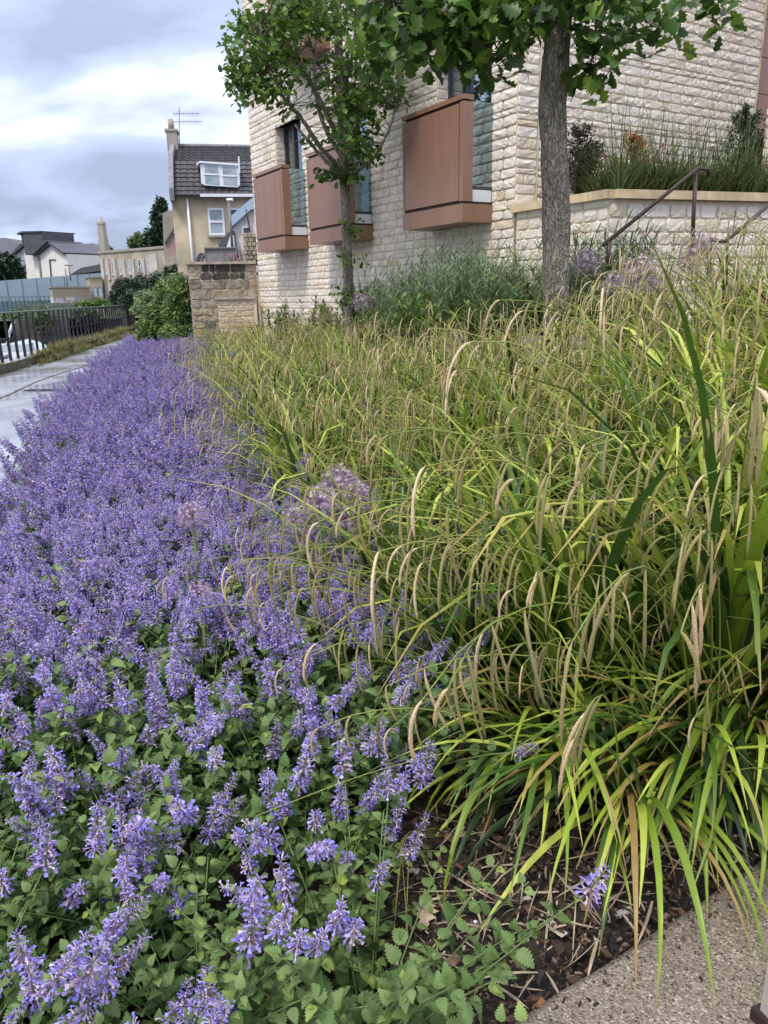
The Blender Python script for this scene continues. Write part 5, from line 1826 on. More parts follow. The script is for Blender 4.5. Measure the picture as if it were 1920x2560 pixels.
def cat_plant(seed, near=True, R=.26, H=.30, ns=24, lit_tint=0.0):
    """foliage of one catmint; returns foliage G (leaf slot 0, stem slot 1) and the tips of its stems"""
    r = random.Random(seed); g_ = G(); tips = []; T = []; tint = []
    for k in range(ns):
        az = r.uniform(0, 6.28); out_ = r.random() ** .6
        Ls = H * r.uniform(.85, 1.25) + out_ * R * .55
        P = arc_path(Ls, rad(88 - 45 * out_), rad(70 - 55 * out_ * r.uniform(.4, 1.1)), 6, 1.0, az, (out_ * .06 * math.cos(az), out_ * .06 * math.sin(az), 0))
        V, F = tube(P[::2] if not near else P, np.linspace(.0026, .0016, 4 if not near else 7), 3 if not near else 4, cap=False)
        g_.add(V, F, np.array([.5, .5, 0]), 1)
        tips.append((P[-1], P[-1] - P[-2]))
        nn_ = 8 if near else 5
        for j in range(nn_):
            f = .16 + .80 * j / (nn_ - 1)
            i_ = f * 6; i0 = min(5, int(i_)); b = P[i0] + (P[i0 + 1] - P[i0]) * (i_ - i0)
            ax = P[i0 + 1] - P[i0]; ax = ax / np.linalg.norm(ax)
            la = r.uniform(0, 3.14) + j * 1.57
            side = np.cross(ax, [math.cos(la), math.sin(la), .2]); side /= np.linalg.norm(side)
            for sg_ in (1, -1):
                fw = side * sg_ + ax * r.uniform(.1, .55) + np.array([0, 0, r.uniform(-.25, .15)])
                s_ = r.uniform(.034, .058) * (1.1 - .5 * f) * (1.0 if near else 1.15)
                T.append(basis_T(b + fw / np.linalg.norm(fw) * .006, fw, UZ + .25 * rng.normal(0, 1, 3), s_))
                tint.append(np.clip(.30 + .42 * f + r.uniform(-.22, .22) + lit_tint, 0, 1))  # last term raises leaf colour to imitate sunlight
                if near and r.random() < .55:    # small side shoot leaves
                    fw2 = fw + np.array([r.uniform(-.5, .5), r.uniform(-.5, .5), .5])
                    T.append(basis_T(b + fw * .3 * s_, fw2, UZ, s_ * .5)); tint.append(np.clip(.75 + r.uniform(-.2, .2), 0, 1))
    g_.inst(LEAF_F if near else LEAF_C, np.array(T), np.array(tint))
    return g_, tips


SPN = [cat_spike(700 + k, True) for k in range(10)]
SPNM = [q.mesh('flower_spike', [M['cat_fl'], M['cat_stem']], True) for q in SPN]
SPF = [cat_spike(740 + k, False, None, .8) for k in range(8)]
PL_N = [cat_plant(800 + k, True, .27, .24 + .03 * (k % 3), 26) for k in range(6)]
PL_N += [cat_plant(830 + k, True, .27, .22, 24, .3) for k in range(2)]  # two yellower variants with sunlight put into the leaf colour
PL_NM = [(q.mesh('foliage', [M['cat_leaf'], M['cat_stem']], True), tp_) for q, tp_ in PL_N]

cat_near = []; cat_far = []; crow = -1
r = random.Random(21)
y = 0.55
while y < 24:
    stp = 0.25 if y < 4.2 else .30 + .012 * (y - 4.2)
    crow += 1; ccol = 0
    x = max(float(edge_x(y)) + (.1 if y < 3 else .72), -0.62 * y - .6)
    xr = bnd_x(y) - .12 if y > 2.3 else (0.06 if y > 1.9 else (-.02 if y > 1.35 else 0.0))
    if y > 17: xr = bnd_x(17) - .12 - (y - 17) * .28
    while x < xr:
        p_ = (x + r.uniform(-.08, .08), y + r.uniform(-.08, .08))
        if kerb_side(*p_) > .10:
            (cat_near if y < 4.2 else cat_far).append(p_ + (crow, ccol)); ccol += 1
        x += stp
    y += stp * .92
rz = random.Random(6)
GRP_C = 'catmint plants at the front of the bed'
ncol = {}
for q_ in cat_near: ncol[q_[2]] = max(ncol.get(q_[2], 0), q_[3])
for i, (x, y, rw_, cl_) in enumerate(cat_near):
    z = float(gz(x, y))
    kc_ = ncol[rw_] - cl_
    lab = ('leafy sparsely flowering catmint plant' if y < 1.9 else ('half leafy violet catmint plant' if y < 2.6 else 'densely flowering catmint plant')) + (' in the %s row from the bottom, ' % ORD[rw_]) + ('beside the sedge' if kc_ == 0 else '%s from the sedge' % ORD[kc_])
    c = thing('catmint_plant', (x, y, z), lab, 'catmint', GRP_C)
    painted_sunlit = abs(proj((x, y, z + .2))[0] - 640) < 240 and 1.2 < y < 1.75  # patch of plants given the leaf colour painted as sunlit
    me_, tips = PL_NM[6 + rz.randrange(2)] if painted_sunlit and rz.random() < .75 else PL_NM[rz.randrange(6)]
    hs = rz.uniform(.9, 1.1) * (0.95 if y < 1.8 else 1.18)
    o = link('foliage', me_, c); o['kind'] = 'stuff'
    az = rz.uniform(0, 6.28)
    o.rotation_euler = (0, 0, az); o.scale = (hs,) * 3
    Rz = rotz(az)
    # how many of its stems flower
    pf = float(np.interp(y, [.5, 1.1, 1.4, 1.8, 2.2, 2.8, 3.4], [.36, .28, .2, .3, .5, .8, 1.0]))
    for tp_, td in tips:
        if rz.random() > pf: continue
        q_ = Rz @ tp_ * hs; dd = Rz @ td; dd = dd / np.linalg.norm(dd)
        dd = dd + np.array([rz.uniform(-.3, .3), rz.uniform(-.3, .3), .55]); dd /= np.linalg.norm(dd)
        v = rz.randrange(10)
        so_ = link('flower_spike', SPNM[v], c)
        so_.location = tuple(q_)
        so_.rotation_euler = Vector(dd).to_track_quat('Z', 'X').to_euler()
        k_ = rz.uniform(.85, 1.25) * (1.02 if y < 2 else .96)
        so_.scale = (k_, k_, k_)
        if rz.random() < (.7 if y > 2.2 else .45):       # a second, taller head beside it
            s2 = link('flower_spike', SPNM[rz.randrange(10)], c)
            off_ = np.array([rz.uniform(-.05, .05), rz.uniform(-.05, .05), rz.uniform(.0, .09)])
            s2.location = tuple(q_ + off_); s2.rotation_euler = so_.rotation_euler
            s2.scale = (k_ * .9,) * 3
# the rest of the drift reads as one mass
FARP = []
for k in range(6):
    g_, tips = cat_plant(860 + k, False, .26, .27, 20)
    rr_ = random.Random(870 + k)
    for tp_, td in tips:
        for rep in range(2 if rr_.random() < .6 else 1):
            dd = td / np.linalg.norm(td) + np.array([rr_.uniform(-.25, .25), rr_.uniform(-.25, .25), .9]); dd /= np.linalg.norm(dd)
            T = np.eye(4); T[:3, :3] = np.array(Vector(dd).to_track_quat('Z', 'X').to_matrix()) * rr_.uniform(.95, 1.35); T[:3, 3] = tp_ + np.array([rr_.uniform(-.05, .05), rr_.uniform(-.05, .05), rr_.uniform(-.03, .08)])
            q = SPF[rr_.randrange(8)]
            Vq, Fq_, Cq, Mq = q.merged()
            g2 = G(); g2.V = [Vq @ T[:3, :3].T + T[:3, 3]]; g2.C = [Cq]; g2.F = [f + g_.n for f in Fq_]; g2.M = [np.where(m_ == 0, 2, 1) for m_ in Mq]
            g_.V += g2.V; g_.C += g2.C; g_.F += g2.F; g_.M += g2.M; g_.n += len(Vq)
    FARP.append(g_)


def scatter(name, protos, mats, pos, sc, az, label=None, kind='stuff', cat=None):
    """geometry-nodes scatter of whole plants (one mass, nothing countable)"""
    cl = bpy.data.collections.new(name + '_sources')
    for i, q in enumerate(protos):
        o = bpy.data.objects.new('%s_source_%02d' % (name, i), q.mesh(name + '_source', mats, True)); cl.objects.link(o)
    me_ = bpy.data.meshes.new(name)
    n_ = len(pos)
    me_.vertices.add(n_); me_.vertices.foreach_set('co', np.asarray(pos, np.float32).ravel())
    for nm, ty, arr in (('sc', 'FLOAT', np.asarray(sc, np.float32)), ('az', 'FLOAT', np.asarray(az, np.float32)), ('ix', 'INT', rng.integers(0, len(protos), n_).astype(np.int32))):
        a_ = me_.attributes.new(nm, ty, 'POINT'); a_.data.foreach_set('value', arr)
    o = link(name, me_)
    ng = bpy.data.node_groups.new(name, 'GeometryNodeTree')
    ng.interface.new_socket('Geometry', in_out='INPUT', socket_type='NodeSocketGeometry')
    ng.interface.new_socket('Geometry', in_out='OUTPUT', socket_type='NodeSocketGeometry')
    A = ng.nodes.new; K = ng.links.new
    gi, go = A('NodeGroupInput'), A('NodeGroupOutput')
    ci = A('GeometryNodeCollectionInfo'); ci.inputs['Collection'].default_value = cl
    ci.inputs['Separate Children'].default_value = True; ci.inputs['Reset Children'].default_value = True
    ip = A('GeometryNodeInstanceOnPoints'); ip.inputs['Pick Instance'].default_value = True
    def na(nm, ty):
        q = A('GeometryNodeInputNamedAttribute'); q.data_type = ty; q.inputs['Name'].default_value = nm; return q.outputs['Attribute']
    K(gi.outputs[0], ip.inputs['Points']); K(ci.outputs[0], ip.inputs['Instance']); K(na('ix', 'INT'), ip.inputs['Instance Index'])
    cx = A('ShaderNodeCombineXYZ'); K(na('az', 'FLOAT'), cx.inputs[2])
    er = A('FunctionNodeEulerToRotation'); K(cx.outputs[0], er.inputs[0]); K(er.outputs[0], ip.inputs['Rotation'])
    cs = A('ShaderNodeCombineXYZ')
    s__ = na('sc', 'FLOAT')
    for q in range(3): K(s__, cs.inputs[q])
    K(cs.outputs[0], ip.inputs['Scale'])
    K(ip.outputs[0], go.inputs[0])
    md = o.modifiers.new('scatter', 'NODES'); md.node_group = ng
    return tag(o, label, cat, None, kind)


CMATS = [M['cat_leaf'], M['cat_stem'], M['cat_fl']]
pp = [(q_[0], q_[1], float(gz(q_[0], q_[1])) - .01) for q_ in cat_far]
scatter('catmint_drift', FARP, CMATS, pp, rng.uniform(.82, 1.32, len(pp)), rng.uniform(0, 6.28, len(pp)), 'dense drift of violet catmint running beside the wet path', cat='catmint')
# ================================================================== TREES
def lobed_leaf(nl=4, depth=.45):
    """oak-like leaf along +x with rounded lobes"""
    g_ = G()
    n_ = 2 * nl + 1
    t_ = np.linspace(0.06, 1, n_)
    env = .34 * np.sin(np.pi * np.clip(t_ * .92, 0, 1) ** 1.25) + .05
    w = env * np.where(np.arange(n_) % 2 == 1, 1.0, 1 - depth); w[-1] = .03
    zc = .06 * np.sin(t_ * 3) - .12 * t_ ** 2
    V = [(0, 0, 0)] + [(a_, 0, b_) for a_, b_ in zip(t_, zc)] + [(a_ + .03, w_, b_ + w_ * .25) for a_, w_, b_ in zip(t_, w, zc)] + [(a_ + .03, -w_, b_ + w_ * .25) for a_, w_, b_ in zip(t_, w, zc)]
    F = []
    for i in range(n_ - 1):
        F += [(1 + i, 2 + i, 2 + n_ + i, 1 + n_ + i), (1 + i, 1 + 2 * n_ + i, 2 + 2 * n_ + i, 2 + i)]
    g_.add(np.array(V, float), np.array(F), np.array([.5, .5, 0]))
    return g_


OAK = [lobed_leaf(4, .5), lobed_leaf(3, .45), lobed_leaf(4, .35)]
SIMPLE = G(); SIMPLE.add(np.array([(0, 0, 0), (.5, .26, .06), (1, 0, -.1), (.5, -.26, .06)]), np.array([(0, 1, 2), (0, 2, 3)]), np.array([.5, .5, 0]))


def rnd_dirs(r, n_, flat=.5):
    v = r.normal(0, 1, (n_, 3)); v[:, 2] *= flat
    return v / np.linalg.norm(v, axis=1)[:, None]


def leaf_T(pos, r, size, droop=.35, jit=.25):
    n_ = len(pos)
    f = rnd_dirs(r, n_, .6); f[:, 2] -= droop
    f /= np.linalg.norm(f, axis=1)[:, None]
    up = np.array([0, 0, 1.0]) + r.normal(0, .55, (n_, 3))
    s_ = np.cross(up, f); s_ /= np.linalg.norm(s_, axis=1)[:, None] + 1e-9
    u_ = np.cross(f, s_)
    sz = size * r.uniform(1 - jit, 1 + jit, n_)
    T = np.zeros((n_, 4, 4)); T[:, :3, 0] = f * sz[:, None]; T[:, :3, 1] = s_ * sz[:, None]; T[:, :3, 2] = u_ * sz[:, None]; T[:, :3, 3] = pos; T[:, 3, 3] = 1
    return T


def pxline(pts):
    return np.array([at(x, y, Y_) for x, y, Y_ in pts])


def smooth_line(P, k=4):
    P = np.asarray(P)
    t_ = np.arange(len(P)); tt_ = np.linspace(0, len(P) - 1, (len(P) - 1) * k + 1)
    out_ = np.stack([np.interp(tt_, t_, P[:, j]) for j in range(3)], -1)
    for _ in range(2):
        out_[1:-1] = (out_[:-2] + 2 * out_[1:-1] + out_[2:]) / 4
    return out_


def tree(name, label, group, Yt, trunk, r0, r1, limbs, blobs, lsize, seed, leafm, n_single=0, sprig=9, twig_r=.006):
    r = np.random.default_rng(seed)
    TP = smooth_line(pxline([(x, y, Yt) for x, y in trunk]), 5)
    base = TP[0].copy()
    tr = thing(name, tuple(base), label, 'tree', group)
    n_ = len(TP)
    rad_ = np.linspace(r0, r1, n_)
    V, F = tube(TP, rad_, 28)
    # fissured, slightly lumpy trunk
    ang = np.arange(len(V)) % 28
    hh = np.repeat(np.arange(n_), 28)
    c_ = np.repeat(TP, 28, axis=0)
    k_ = 1 + .05 * np.sin(ang * .9 + hh * .31) + .035 * np.sin(ang * 2.3 - hh * .5) + r.normal(0, .012, len(V))
    V = c_ + (V - c_) * k_[:, None]
    g = G(); g.add(V, F); part('trunk', g, M['bark'], tr, smooth=True)
    samples = [TP[n_ // 3:]]
    gl = []
    for lb, ra, rb in limbs:
        P = smooth_line(pxline([(x, y, Yt + dy_) for x, y, dy_ in lb]), 4)
        P[1:-1] += r.normal(0, .006, P[1:-1].shape)
        V, F = tube(P, np.linspace(ra, rb, len(P)), 7)
        g = G(); g.add(V, F); part('limb', g, M['bark'] if ra > .02 else M['twig'], tr, smooth=True)
        samples.append(P)
    SP = np.concatenate(samples)
    tw = G(); pos = []; 
    for bx_, by_, rx_, ry_, n_s, dy_, ry3 in blobs:
        for k in range(n_s):
            a_ = r.uniform(0, 6.28); q = math.sqrt(r.random())
            px_, py_ = bx_ + rx_ * q * math.cos(a_), by_ + ry_ * q * math.sin(a_)
            c = at(px_, py_, Yt + dy_ + r.normal(0, ry3))
            j = np.argmin(np.linalg.norm(SP - c, axis=1) + r.uniform(0, .25, len(SP)))
            s0 = SP[j]
            m_ = (s0 + c) / 2 + r.normal(0, .04, 3) * np.linalg.norm(c - s0)
            V, F = tube(smooth_line(np.array([s0, m_, c]), 3), np.linspace(twig_r, twig_r * .35, 7), 3, cap=False)
            tw.add(V, F)
            kk = r.integers(sprig - 3, sprig + 4)
            pos.append(c + r.normal(0, lsize * .75, (kk, 3)) * np.array([1, 1, .8]))
    part('twigs', tw, M['twig'], tr, kind='stuff')
    pos = np.concatenate(pos)
    T = leaf_T(pos, r, lsize, .35)
    tint = np.clip(r.normal(.42, .2, len(T)), 0, 1)
    q = proj(pos)
    vis = (q[:, 0] > -10) & (q[:, 0] < 1930) & (q[:, 1] > -10)
    ids = np.where(vis)[0]; r.shuffle(ids)
    single = ids[:n_single]
    mask = np.ones(len(T), bool); mask[single] = False
    if n_single:
        lm = [[(lambda gq: gq.mesh('leaf', leafm, True))(G().inst(o_, np.eye(4)[None], np.array([tn]))) for tn in (.2, .4, .55, .8)] for o_ in OAK]
        for i in single:
            o = link('leaf', lm[i % 3][r.integers(4)], tr)
            Mx = Matrix([list(v_) for v_ in T[i]]); Mx.translation = Vector(T[i, :3, 3] - base)
            o.matrix_local = Mx
    g = G()
    ii = np.where(mask)[0]
    for v in range(3):
        sel = ii[ii % 3 == v]
        if len(sel): g.inst(OAK[v], T[sel], tint[sel])
    part('crown', g, leafm, tr, smooth=True, kind='stuff')
    return tr


tree('young_tree', 'slender young tree with bare lower limbs standing before the smaller balconies', None, 10.7,
     [(878, 940), (875, 850), (872, 790), (870, 700), (867, 600), (864, 500), (860, 430), (854, 300), (848, 150), (842, 0), (838, -160)], .082, .043,
     [([(862, 442, 0), (812, 402, .1), (772, 352, .2), (738, 312, .3)], .03, .016),
      ([(861, 428, 0), (802, 372, -.3), (757, 300, -.5), (715, 250, -.6), (690, 212, -.7), (668, 150, -.8), (652, 60, -.9)], .034, .010),
      ([(862, 442, 0), (905, 422, -.2), (945, 385, -.3), (972, 330, -.4), (985, 280, -.4), (1000, 235, -.5)], .026, .010),
      ([(858, 400, 0), (815, 330, .3), (790, 250, .5), (780, 150, .6), (795, 60, .7), (820, -60, .8)], .034, .014),
      ([(856, 370, 0), (795, 235, -.2), (748, 160, -.4), (725, 60, -.5), (715, -40, -.6)], .036, .014),
      ([(855, 350, 0), (900, 270, .2), (932, 180, .3), (948, 60, .4), (960, -40, .5)], .03, .012),
      ([(852, 250, 0), (880, 150, -.4), (900, 0, -.6), (905, -80, -.7)], .028, .012),
      ([(850, 232, 0), (822, 205, .2), (785, 140, .3), (748, 20, .4)], .032, .014),
      ([(862, 430, 0), (830, 455, -.1), (805, 445, -.1)], .012, .006)],
     [(640, 130, 75, 85, 60, -.7, .35), (700, 40, 95, 55, 60, -.3, .6), (640, 215, 60, 42, 26, -.7, .3), (590, 170, 24, 50, 12, -.7, .2), (715, 150, 60, 60, 22, -.2, .5), (780, 30, 80, 50, 34, 0, .6),
      (870, 60, 90, 75, 48, 0, .6), (890, 190, 75, 80, 54, 0, .6), (885, 300, 62, 75, 56, 0, .45), (905, 370, 38, 35, 20, -.1, .3), (960, 190, 50, 75, 34, .2, .5), (985, 120, 40, 60, 22, .3, .4), (815, 200, 45, 60, 12, 0, .5),
      (830, 432, 34, 12, 8, -.1, .1), (868, 440, 30, 18, 10, -.1, .1), (700, 245, 50, 30, 8, -.4, .3), (1000, 250, 25, 28, 6, -.4, .1), (790, 370, 30, 30, 2, 0, .1), (760, -60, 160, 60, 50, 0, .8), (900, -60, 120, 60, 40, 0, .8),
      (878, 575, 16, 20, 3, -.1, .04), (854, 632, 14, 12, 2, -.1, .04), (858, 735, 22, 12, 5, -.12, .05), (882, 655, 8, 14, 1, -.1, .04)],
     .088, 41, M['oak'], 0, 9, .006)
tree('oak_tree', 'thick trunked young oak with deeply lobed leaves hanging across the top', None, 6.6,
     [(1394, 1010), (1392, 900), (1391, 800), (1390, 700), (1390, 600), (1390, 500), (1386, 400), (1384, 340), (1380, 270), (1386, 200), (1392, 120), (1398, 50), (1401, -60), (1402, -200)], .114, .100,
     [([(1395, 60, 0), (1355, 26, -.1), (1280, 22, -.2), (1200, 30, -.3), (1120, 34, -.4), (1040, 20, -.5), (960, -10, -.6)], .042, .016),
      ([(1398, -20, 0), (1445, -30, -.1), (1490, 20, -.2), (1488, 90, -.2), (1480, 150, -.2)], .02, .005),
      ([(1400, -90, 0), (1520, -90, 0), (1600, -30, -.1), (1612, 50, -.1)], .024, .005),
      ([(1400, -120, 0), (1640, -110, .2), (1760, -40, .1), (1785, 50, .1)], .024, .005),
      ([(1490, 80, -.2), (1530, 110, -.2), (1560, 95, -.2)], .006, .003),
      ([(1200, 30, -.3), (1230, 90, -.3), (1262, 165, -.3)], .010, .004),
      ([(1120, 34, -.4), (1130, 90, -.4), (1160, 130, -.4)], .010, .004)],
     [(1105, 62, 110, 38, 40, -.4, .28), (1000, 40, 60, 40, 24, -.5, .25), (1190, 50, 80, 50, 28, -.3, .25), (1235, 135, 42, 28, 12, -.3, .12), (1290, 30, 60, 35, 22, -.2, .25), (1060, 6, 170, 24, 30, -.3, .3), (1350, 70, 25, 22, 4, -.1, .1),
      (1455, 40, 45, 40, 12, -.2, .15), (1475, 110, 26, 40, 8, -.2, .1), (1475, 185, 38, 24, 10, -.2, .1), (1545, 125, 32, 16, 5, -.2, .06), (1595, 40, 42, 30, 9, -.1, .1), (1622, 70, 22, 18, 4, -.1, .05), (1560, 5, 60, 16, 6, -.1, .1),
      (1775, 45, 16, 24, 4, .1, .05), (1810, 12, 48, 12, 6, .1, .1), (1700, -10, 60, 14, 5, .1, .1), (1450, -40, 160, 30, 30, 0, .3), (1180, -40, 200, 30, 40, 0, .3), (960, 130, 24, 40, 3, -.5, .1), (1020, 110, 30, 34, 5, -.5, .1)],
     .138, 43, M['oak'], 290, 4, .0045)


# ================================================================== SHRUBS AND DISTANT TREES
def leaf_mass(blobs, n_per, size, seed, T_leaf=None, droop=.1, lo=.15, hi=.75):
    """leaf-sized faces through ellipsoid clumps given in pixels and depth"""
    r = np.random.default_rng(seed); g = G()
    for px_, py_, rx_, ry_, Y_, dens in blobs:
        c = at(px_, py_, Y_); k_ = Y_ / FPX / .95
        ax = np.array([rx_ * k_, (rx_ + ry_) * .5 * k_, ry_ * k_])
        n_ = int(n_per * dens)
        u = r.normal(0, 1, (n_, 3)); u /= np.linalg.norm(u, axis=1)[:, None]
        q = r.random(n_) ** .28
        lump = 1 + .18 * np.sin(u[:, 0] * 5 + seed) * np.cos(u[:, 2] * 6 + px_) + r.normal(0, .05, n_)
        p = c + u * q[:, None] * ax * lump[:, None]
        T = leaf_T(p, r, size, droop, .35)
        cl = .5 + .22 * np.sin(p[:, 0] * 3 / max(ax[0], .3) + p[:, 2] * 4 / max(ax[2], .3))
        g.inst(T_leaf or SIMPLE, T, np.clip(cl + r.normal(0, .14, n_), lo, hi + .2))
    return g


def shrub(name, label, cat, blobs, n_per, size, m, seed, group=None, stems=5, leaf=None, droop=.1, zb=None, crown='crown', trunk=None):
    c0 = at(*[np.mean([b[k] for b in blobs]) for k in (0, 1)], np.mean([b[4] for b in blobs]))
    zb = zb if zb is not None else float(gz(c0[0], c0[1]))
    t_ = thing(name, (c0[0], c0[1], zb), label, cat, group)
    part(crown, leaf_mass(blobs, n_per, size, seed, leaf, droop), m, t_, smooth=True, kind='stuff')
    r = random.Random(seed)
    for k in range(stems):
        b = blobs[k % len(blobs)]; p = at(b[0] + r.uniform(-.4, .4) * b[2], b[1] + r.uniform(-.3, .2) * b[3], b[4])
        a_ = np.array([c0[0] + (p[0] - c0[0]) * .3, c0[1] + (p[1] - c0[1]) * .3, zb])
        g = G(); rr_ = trunk or .02
        g.add(*tube(smooth_line(np.array([a_, (a_ + p) / 2 + np.array([r.uniform(-.1, .1), 0, .05]) * (p[2] - zb), p])), np.linspace(rr_, rr_ * .4, 9), 6)); part('trunk' if trunk else 'stem', g, M['twig'], t_, smooth=True)
    return t_


shrub('far_tree', 'rounded green tree behind the square chimney tower', 'tree', [(235, 642, 32, 20, 125, 1.4), (262, 638, 18, 20, 125, .8), (215, 655, 25, 14, 125, .8), (195, 668, 20, 10, 128, .5), (275, 650, 10, 18, 125, .4)], 2600, .75, M['bush'], 61, zb=.2, stems=2, trunk=.4)
shrub('far_tree', 'tall dark evergreen rising behind the flat roofed concrete building', 'tree', [(400, 560, 14, 40, 95, 1.0), (404, 520, 8, 20, 95, .5), (388, 600, 24, 26, 95, 1.2), (360, 610, 24, 18, 95, .9), (410, 590, 12, 30, 95, .7)], 2400, .5, M['darkbush'], 62, zb=.2, stems=2, trunk=.35)
shrub('far_tree', 'small thin airy tree just above the concrete parapet', 'tree', [(338, 604, 14, 13, 92, .35), (332, 614, 9, 8, 92, .25), (345, 592, 8, 9, 92, .2)], 900, .4, M['greygreen'], 63, zb=.2, stems=3, trunk=.15)
shrub('far_tree', 'dark bushy tree in front of the cream house at the left edge', 'tree', [(12, 665, 34, 26, 84, 1.4), (-10, 690, 40, 28, 84, 1.2), (38, 688, 18, 20, 84, .8), (30, 702, 25, 14, 84, .6)], 2400, .42, M['darkbush'], 64, zb=.2, stems=2, trunk=.3)
shrub('far_hedge', 'bright green grassy hedge between graffiti wall and concrete building', 'hedge', [(250, 758, 50, 9, 66, 1.2), (205, 764, 22, 6, 66, .6), (300, 760, 30, 10, 66, .7)], 2200, .22, M['bush'], 65, zb=.2, stems=3)
for k, (bl_, lab) in enumerate([
    ([(60, 798, 50, 20, 60, 1.0), (20, 802, 40, 16, 62, .8)], 'green scrub hanging over the far quay at the left'),
    ([(105, 800, 16, 24, 57, .7)], 'narrow green bush growing down the far quay wall'),
    ([(215, 785, 30, 10, 52, .5)], 'low scrub on the far quay under the graffiti wall')]):
    shrub('quay_bush', lab, 'bush', bl_, 1500, .3, M['bush'], 70 + k, zb=-.5, stems=2)
shrub('dark_shrub', 'big rounded dark green shrub beside the path in front of the concrete building', 'shrub', [(322, 732, 34, 34, 40, 1.2), (302, 740, 24, 26, 39, .8), (355, 726, 34, 32, 41, 1.1), (345, 750, 44, 26, 38, 1.0)], 3600, .13, M['darkbush'], 80, zb=0, stems=4)
shrub('dark_shrub', 'second dark shrub against the mauve annexe right of the larger one', 'shrub', [(400, 722, 34, 34, 38, 1.2), (434, 700, 26, 34, 37, 1.1), (400, 750, 46, 28, 36, 1.1), (448, 730, 24, 38, 35, .8)], 3600, .13, M['darkbush'], 81, zb=0, stems=4)
shrub('climbing_shrub', 'light green rambling shrub spilling over the path beside the old wall', 'shrub', [(452, 790, 38, 60, 18.5, 1.5), (420, 775, 38, 48, 19.5, 1.2), (395, 820, 42, 44, 19.5, 1.3), (450, 845, 44, 36, 18, 1.2), (370, 845, 26, 26, 20, .7), (462, 735, 24, 40, 18.5, .8), (420, 730, 30, 28, 20, .7)], 4200, .075, M['bush'], 82, stems=7)
shrub('rose_bush', 'leafy bramble with pale pink blooms at the foot of the ochre house', 'shrub', [(440, 712, 34, 22, 24, 1.0), (380, 752, 40, 24, 25, 1.0), (345, 775, 16, 9, 24, .25)], 2200, .10, M['greygreen'], 83, zb=.1, stems=5)
# pink and red blooms
def blooms(name, label, pts, m, s_, par_z=0.3, cat='flower'):
    c0 = at(*pts[0]); t_ = thing(name, (c0[0], c0[1], c0[2] - .3), label, cat)
    r = np.random.default_rng(len(pts))
    for p_ in pts:
        c = at(*p_); g = G()
        T = leaf_T(c + r.normal(0, s_ * .25, (9, 3)), r, s_ * .7, 0); g.inst(SIMPLE, T); part('bloom', g, m, t_)
    g = G()
    for p_ in pts:
        c = at(*p_); g.add(*tube([c, c + np.array([.02, .02, -.35])], .008, 4))
    part('stems', g, M['twig'], t_, kind='stuff')
M['pink'] = simple('dusky_pink_petals', (0.35, 0.12, 0.17, 1), 0.6)
blooms('rose', 'dusky pink roses above the bramble at the foot of the house', [(452, 694, 23), (458, 700, 23), (466, 692, 23), (450, 703, 23)], M['pink'], .13)
blooms('red_flowers', 'small red flowers along the top of the old stone wall', [(572, 640, 16.8), (578, 646, 16.8), (583, 652, 16.8), (588, 640, 16.8), (600, 626, 16.8), (604, 636, 16.8), (606, 648, 16.8), (598, 650, 16.8), (575, 652, 16.8)], M['red'], .05)

# verge weeds and grass at the foot of the railing
def tuft(seed, n_, h, w, dryp, m=None):
    r = random.Random(seed); g_ = G()
    for k in range(n_):
        az = r.uniform(0, 6.28); b = (r.uniform(-.12, .12), r.uniform(-.12, .12), 0)
        g_.add(*blade(h * r.uniform(.5, 1.1), w * r.uniform(.6, 1.3), rad(r.uniform(55, 88)), rad(r.uniform(-20, 50)), 5, 1.4, 0, az, r.uniform(.2, 1) if r.random() > dryp else .95, 0.2 if r.random() < dryp else 0, 0, b))
    return g_
WEED = [tuft(20 + k, 46, .34, .012, .25) for k in range(3)] + [tuft(30 + k, 40, .16, .016, .7) for k in range(3)]
wp = []; ws = []
for k in range(900):
    s_ = rng.uniform(s_start, s_end); p_ = on_fence(s_); yy_ = p_[1]
    dens = 0.15 if yy_ < 19.5 else (1.0 if yy_ < 34 else .8)
    if rng.random() > dens: continue
    o_ = rng.uniform(.12, .38) if rng.random() < .8 else rng.uniform(.0, .2)
    wp.append((p_[0] + .12 + o_, p_[1], .0 if o_ > .2 else .2)); ws.append(rng.uniform(.4, 1.05) * (1.0 if 20 < yy_ < 34 else .6))
scatter('verge_grass', WEED, [M['weed']], wp, ws, rng.uniform(0, 6.28, len(wp)), 'weeds and grass growing along the kerb below the railing')

